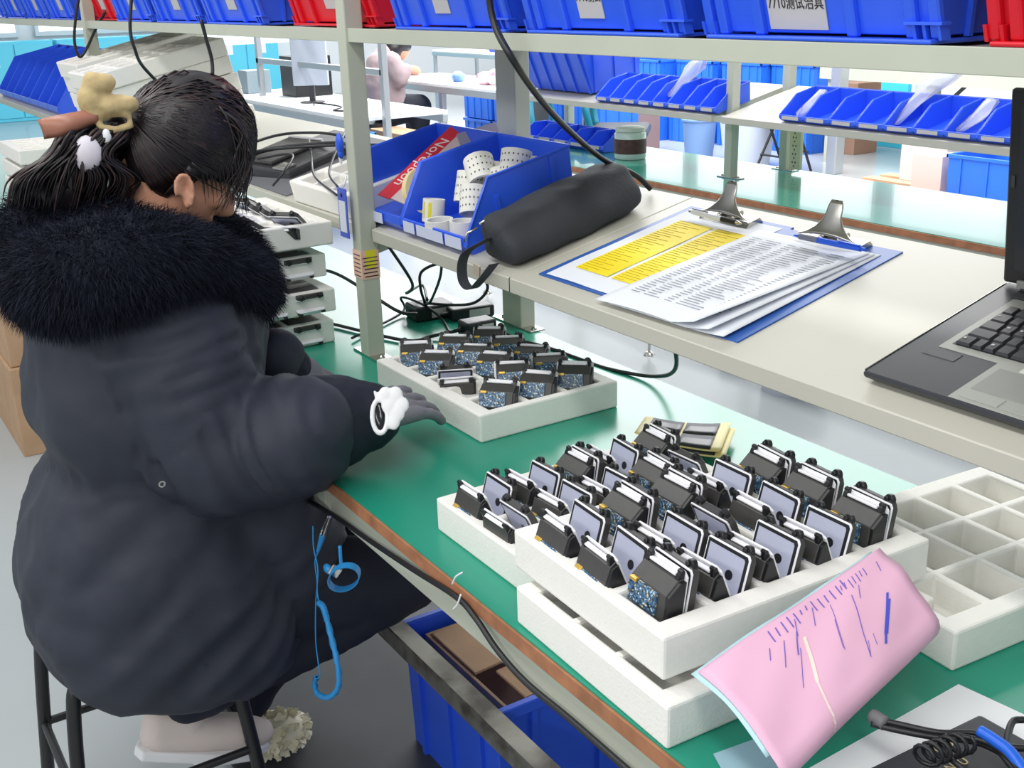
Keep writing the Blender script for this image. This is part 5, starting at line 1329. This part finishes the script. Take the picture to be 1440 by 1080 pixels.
from mathutils import noise as mn
jv = jacket.data.vertices; zw = P(50, 655, XB).z; jacket.data.update()
elbow, wrist_ = RE, rel(onz(440, 610, .845)); axf = (wrist_ - elbow).normalized(); axu = (RE - RS).normalized()
def near(p, a, b):
    d = b - a; t = max(0, min(1, (p - a).dot(d) / d.length_squared)); return (p - a - d * t).length, t
for v in jv:
    p = v.co; n = v.normal
    d1_, t1_ = near(p, RS, RE); d2_, t2_ = near(p, elbow, wrist_)
    if min(d1_, d2_) < .125:
        ax_ = axu if d1_ < d2_ else axf; s_ = p.dot(ax_); q = p - ax_ * s_
        k_ = mn.noise(Vector((q.x * 6, q.y * 6, s_ * 26 + q.z * 8)))
        h_ = (1 - abs(k_) * 2.2) * .009
    else:
        dx = Vector((.0, .80, .60)) if p.z < zw else Vector((.1, -.45, .9)).normalized(); s_ = p.dot(dx); q = p - dx * s_
        k_ = mn.noise(Vector((q.x * 7, q.y * 15 + 3, q.z * 15)) + dx * s_ * 3.2)
        h_ = (1 - abs(k_) * 2.4) * (.010 if p.z < zw else .007)
        w_ = math.exp(-((p.z - zw) / .045) ** 2)
        h_ += w_ * (-.012 + .008 * mn.noise(Vector((p.x * 30, p.y * 30, p.z * 6))))
    v.co = p + n * h_
jacket.data.update()
# seams, eyelets and waist cord
for (x, y) in ((227, 680), (259, 670), (283, 660)):
    e = rel(onx(x, y, -1.640)); obj('eyelet', ring(MB(), .0055, .003, .003, 16), M_steel, person, loc=e, rot=(0, PI / 2, 0))

# fur trim of the hood: padded collar plus blades of fur
path = [P(38, 345, -1.97), P(62, 392, -1.84), P(115, 390, -1.73), P(185, 372, -1.69), P(262, 366, -1.71), P(325, 395, -1.78), P(335, 400, -1.92), P(300, 355, -2.05), P(200, 330, -2.14), P(90, 318, -2.12)]
path = spline(path + [path[0]], 8)
rad = [.063 - .010 * math.cos(2 * PI * k / len(path) * 2 + .6) for k in range(len(path))]
g = MB(); g.tube(path, .06, 14, taper=rad)
g.chain([(P(60, 330, -1.95), .07), (P(150, 335, -1.88), .06), (P(250, 350, -1.85), .05)])
furb = remesh('fur_trim', g, M_fur, .012, 4, person)
rf = random.Random(2); g = MB()
me = furb.data; vs_ = me.vertices; cen = sum((v.co for v in vs_), Vector()) / len(vs_)
me.calc_loop_triangles(); tris = me.loop_triangles; areas = [t.area for t in tris]
pick = rf.choices(range(len(tris)), weights=areas, k=60000)
nv = []; nf_ = []
for ti in pick:
    t = tris[ti]; a, b = rf.random(), rf.random()
    if a + b > 1: a, b = 1 - a, 1 - b
    q = [vs_[i].co for i in t.vertices]; p = q[0] + (q[1] - q[0]) * a + (q[2] - q[0]) * b; n = t.normal
    dr = (n * .9 + Vector((rf.uniform(-.5, .5), rf.uniform(-.4, .7), -.35 + rf.uniform(-.4, .3)))).normalized()
    L = rf.uniform(.012, .034); s_ = dr.cross(Vector((rf.uniform(-1, 1), rf.uniform(-1, 1), rf.uniform(-1, 1)))).normalized() * .00065
    m_ = p + dr * L * .55; e = p + dr * L + Vector((0, 0, -.006)); o = len(nv)
    nv += [p - s_, p + s_, m_ + s_ * .7, m_ - s_ * .7, e]; nf_ += [(o, o + 1, o + 2, o + 3), (o + 3, o + 2, o + 4)]
mf = bpy.data.meshes.new('fur_strands'); mf.from_pydata([tuple(v) for v in nv], [], nf_); mf.materials.append(M_fur)
fo = link('fur_strands', mf, person); fo['kind'] = 'stuff'

# trousers and shoes
g = MB()
g.chain([(RHp + Vector((0, 0, .0)), .10), (RHp.lerp(RK, .5), .095), (RK, .080), (RK.lerp(RF, .4), .07), (RF + Vector((0, -.0, .02)), .050)])
g.chain([(LHp, .10), (LHp.lerp(LK, .5), .095), (LK, .078), (LK.lerp(LF, .4), .07), (LF + Vector((0, 0, .01)), .052)])
g.cap(RHp, LHp, .11, .11)
remesh('trousers', g, M_pants, .009, 8, person, disp=((.09, .022),))
rf0 = P(205, 1050, -1.85)
for (f_, dr) in ((RF, Vector((.12, 1, -.32))), (LF, Vector((-.1, 1, -.25)))):
    dr = dr.normalized(); g = MB(); dn = Vector((0, -.3, -1)).normalized(); sd2 = dr.cross(dn).normalized()
    hl = f_ + dn * .055 - dr * .045
    g.chain([(hl, .036), (hl + dr * .07, .038), (hl + dr * .15, .036), (hl + dr * .19, .026)])
    g.chain([(hl + dn * -.02, .036), (f_ + dn * .025, .038)])
    remesh('shoe', g, M_shoe, .005, 5, person)
    so = MB(); R2 = []
    outl = ((-.04, .0), (-.03, .026), (.02, .033), (.10, .042), (.17, .036), (.215, .0), (.17, -.036), (.10, -.042), (.02, -.033), (-.03, -.026))
    so.rings([[hl + dr * t + sd2 * q + dn * h for (t, q) in outl] for h in (.024, .044)])
    obj('sole', so, M_white, person, bevel=.004)
# cream frill at the left ankle/shoe
g = MB(); rf = random.Random(9); fc0 = LF + Vector((.035, .06, -.06))
for k in range(260):
    d = Vector((rf.gauss(0, 1), rf.gauss(0, 1), rf.gauss(0, 1))).normalized(); p = fc0 + Vector((d.x * .045, d.y * .065, d.z * .035))
    e = (d + Vector((rf.uniform(-.6, .6), rf.uniform(-.6, .6), rf.uniform(-.6, .2)))).normalized() * rf.uniform(.008, .018); s_ = e.cross(Vector((rf.uniform(-1, 1), rf.uniform(-1, 1), 1))).normalized() * .006
    g.add([p - s_, p + s_, p + e + s_ * .9, p + e - s_ * .9], [[0, 1, 2, 3]])
g.ell(fc0, (.045, .065, .035)); obj('shoe_frill', g, M_tulle, person)

# hair: shell over the skull, ponytail, loose strands
g = MB()
NU, NV = 48, 28
def shell(u, v):
    th = u * 2 * PI; ph = v * PI * .80
    s, f, uu = math.sin(ph) * math.cos(th), math.sin(ph) * math.sin(th), math.cos(ph)
    r = 1 + .012 * math.sin(th * 9 + uu * 5) + .008 * math.sin(th * 23)
    return hd(s * .087 * r, (f * .108 - .004) * r, (uu * .124 + .004) * r)
me = None
g.grid(shell, NU, NV)
hairm = g.mesh('hair', M_hair)
bm = bmesh.new(); bm.from_mesh(hairm)
Fr0, Er0, Nk0 = P(362, 262, XB), P(262, 243, XB), P(196, 296, XB)
def below(c):                                           # hairline in the side view
    y, z = c.y, c.z
    if y > Er0.y: t = (y - Er0.y) / (Fr0.y - Er0.y); zl = Er0.z + (Fr0.z - Er0.z) * t
    else: t = (y - Er0.y) / (Nk0.y - Er0.y); zl = Er0.z + (Nk0.z - Er0.z) * t
    return z < zl
bmesh.ops.delete(bm, geom=[f for f in bm.faces if below(f.calc_center_median())], context='FACES')
bm.to_mesh(hairm); bm.free()
for q in hairm.polygons: q.use_smooth = True
ho = link('hair', hairm, person); sd = ho.modifiers.new('s', 'SOLIDIFY'); sd.thickness = .006; sd.offset = -1
g = MB(); g2 = MB(); rf = random.Random(4)
def strand(mb, pts, r):
    L = spline(pts, 5); n = len(L)
    mb.tube(L, r, 5, taper=[r * (1 - .85 * (k / (n - 1)) ** 2) for k in range(n)])
def ep(d, r=1.0):                                       # direction in the head frame to a point just above the shell
    d = d.normalized(); return hd(d.x * .0885 * r, (d.y * .1095 - .004) * r, (d.z * .1255 + .004) * r)
def todir(p):
    q = HR.inverted() @ (p - HC); return Vector((q.x / .087, q.y / .108, q.z / .124)).normalized()
BUN = todir(P(178, 168, XB + .02))
for k in range(900):
    t = rf.random(); sgn = 1 if rf.random() < .85 else -1
    if k % 3: st_ = todir(P(360 - rf.uniform(0, 110) * t, 262 - 20 * t - rf.uniform(0, 50), XB + sgn * rf.uniform(.03, .085)))
    elif k % 2: st_ = Vector((sgn * rf.uniform(.0, .8), rf.uniform(.5, 1.0), rf.uniform(.0, .6)))
    else: st_ = todir(P(262 - 66 * t, 243 + 53 * t, XB + sgn * .07))
    L = []
    for q in range(9):
        w_ = q / 8; d = st_.lerp(BUN, w_); d.z += .10 * math.sin(w_ * PI) * (rf.random() * .1 + .5)
        L.append(ep(d, 1.0 + .012 * rf.random() + .008 * math.sin(w_ * PI)))
    n = len(L); (g2 if k % 9 == 0 else g).tube(L, .0016, 4, taper=[.0017 * (1 - .5 * (1 - q / (n - 1)) ** 3) for q in range(n)])
for k in range(110):                                    # fringe falling before the face
    t = rf.random(); xx = XB + .085 - .15 * rf.random()
    strand(g2 if k % 4 == 0 else g, [P(285 + rf.uniform(-15, 30), 165 + rf.uniform(-5, 20), XB + (xx - XB) * .4), P(310 + rf.uniform(-15, 12), 152 + rf.uniform(-5, 14), XB + (xx - XB) * .86), P(336 + rf.uniform(-14, 8), 185 + rf.uniform(-10, 10), xx + .006), P(352 + rf.uniform(-26, 3), 228 + rf.uniform(-8, 10), xx + .008), P(334 + rf.uniform(-32, 16), 286 + rf.uniform(-30, 16), xx + .004)], .0022)
for k in range(22):
    strand(g, [P(272 + k * 2.4, 205, XB + .080), P(280 + k * 2.4, 235, XB + .083), P(284 + k * 2.4, 258 + (k * 7 % 5) * 7, XB + .076)], .0018)
g.ell(P(160, 185, XB), (.05, .035, .035)); 
g.chain([(P(165, 180, XB), .03), (P(120, 215, XB), .045), (P(90, 262, XB), .055)])
for k in range(420):                                    # ponytail
    t = rf.random(); x = XB + rf.uniform(-.05, .06); e = rf.uniform(0, 1)
    ex = 8 + 175 * e + rf.uniform(-8, 8); ey = 272 + 14 * math.sin(e * 3) + rf.uniform(-10, 22)
    mx = 75 + 85 * e + rf.uniform(-8, 8)
    strand(g2 if k % 5 == 0 else g, [P(170, 172 + 20 * t, XB + rf.uniform(-.03, .03)), P(mx + 20, 178 + 22 * t, x), P(mx - 5, 215 + 6 * t, x + .008), P(ex + 12, 250, x + .01), P(ex, ey, x)], .0030)
obj('ponytail_strands', g, M_hair, person, smooth=180, label='dark ponytail and loose strands'); obj('light_strands', g2, M_hairb, person, smooth=180, label='brown lighter strands')
# clip, brown band, white scrunchie
g = MB()
for (x, y, r, q) in ((133, 122, (.016, .018, .024), .2), (128, 142, (.018, .02, .026), .1), (145, 118, (.016, .02, .016), .3), (150, 150, (.02, .026, .018), 0), (168, 148, (.02, .03, .017), 0), (180, 147, (.016, .018, .014), 0), (135, 160, (.016, .022, .012), 0)):
    g.ell(P(x, y, XB + .045), r, Matrix.Rotation(q, 3, 'X'), 16, 10)
kb1 = [P(137, 166, XB + .05), P(140, 178, XB + .055), P(160, 183, XB + .058), P(185, 176, XB + .055), P(180, 161, XB + .055), P(158, 160, XB + .05), P(137, 166, XB + .05)]
g.tube(kb1, .0062, 10)
bow = remesh('hair_bow', g, M_khaki, .0032, 3, person, disp=((.010, .003),))
Bp = [P(52, 168, XB + .03), P(90, 160, XB + .055), P(135, 152, XB + .05)]; Bq = [P(62, 196, XB + .03), P(92, 190, XB + .06), P(138, 172, XB + .055)]
Bp, Bq = spline(Bp, 6), spline(Bq, 6)
g = MB().grid(lambda u, v: Bp[round(u * 12)].lerp(Bq[round(u * 12)], v) + Vector((.008 * math.sin(v * PI), 0, 0)), 12, 4)
o = obj('hair_band', g, mat('brown_satin', (156, 104, 84), .4), person, smooth=180); sd = o.modifiers.new('s', 'SOLIDIFY'); sd.thickness = .002
g = MB().ell(P(124, 215, XB + .062), (.012, .022, .027), None, 14, 10).ell(P(119, 224, XB + .06), (.010, .014, .02)); obj('scrunchie', g, mat('white_satin', (226, 220, 228), .45), person, smooth=180)
g = MB().ell(P(150, 192, XB + .062), (.006, .007, .012)); obj('hair_pin', g, M_white, person, smooth=180)
obj('shirt_collar', MB().tube(spline([P(146, 292, XB + .055), P(155, 297, XB + .062), P(170, 300, XB + .062)], 5), .005, 8), mat('pink_shirt', (206, 90, 110), .7), person, smooth=180)
for s in (-1, 1):
    e = obj('eye', MB().ell(hd(s * .031, .083, -.012), .0115, HR, 14, 10), mat('eye_white', (226, 222, 218), .2), person, smooth=180)
    obj('iris', MB().ell(hd(s * .031, .0915, -.0145), (.0055, .0035, .0055), HR, 12, 8), M_lens, e, smooth=180)

# ---------------------------------------------------------------- far worker
fw = thing('person', 'far worker in a mauve jacket and dark trousers bending over a table', 'person', (-9.15, 4.0, 0))
M_mauve = mat('mauve_jacket', (166, 148, 150), .75, noise=.12, nscale=8)
def FP(px, py, x=-9.15): return onx(px, py, x) - Vector((-9.15, 4.0, 0))
g = MB().ell(FP(561, 68), (.08, .10, .11)).cap(FP(552, 80), FP(545, 95), .05, .07).chain([(FP(585, 100, -9.0), .045), (FP(566, 97, -8.95), .05)])
g.chain([(FP(545, 150), .11), (FP(590, 150, -9.05), .085), (FP(588, 190, -9.05), .06)]).chain([(FP(590, 150, -9.25), .085), (FP(588, 190, -9.25), .06), (FP(600, 205, -9.25), .05)])
remesh('body', g, M_skin, .014, 4, fw)
g = MB().chain([(FP(541, 78), .09), (FP(538, 95), .15), (FP(540, 120), .17), (FP(545, 140), .17), (FP(545, 150), .16)]).chain([(FP(552, 85, -8.98), .08), (FP(562, 112, -8.95), .075), (FP(570, 98, -8.95), .055)])
remesh('jacket', g, M_mauve, .016, 5, fw, disp=((.12, .03),))
g = MB().chain([(FP(545, 155), .15), (FP(590, 150, -9.05), .11), (FP(590, 185, -9.05), .085)]).chain([(FP(545, 155), .15), (FP(585, 152, -9.25), .11), (FP(585, 190, -9.25), .085)])
remesh('trousers', g, M_pants, .016, 5, fw)
remesh('hair', MB().ell(FP(562, 62), (.095, .11, .10)).ell(FP(552, 70), (.09, .09, .10)), M_hair, .014, 4, fw)
fs_ = thing('stool', 'stool hidden beneath the far worker', 'stool', (-9.15, 3.72, 0))
obj('seat', MB().lathe([(.0, .40), (.16, .40), (.16, .43), (.0, .43)], n=20), M_black, fs_); 
for q in range(4): obj('leg', MB().cyl((.1 * math.cos(q * 1.57), .1 * math.sin(q * 1.57), .4), (.17 * math.cos(q * 1.57), .17 * math.sin(q * 1.57), 0), .014), M_black, fs_)
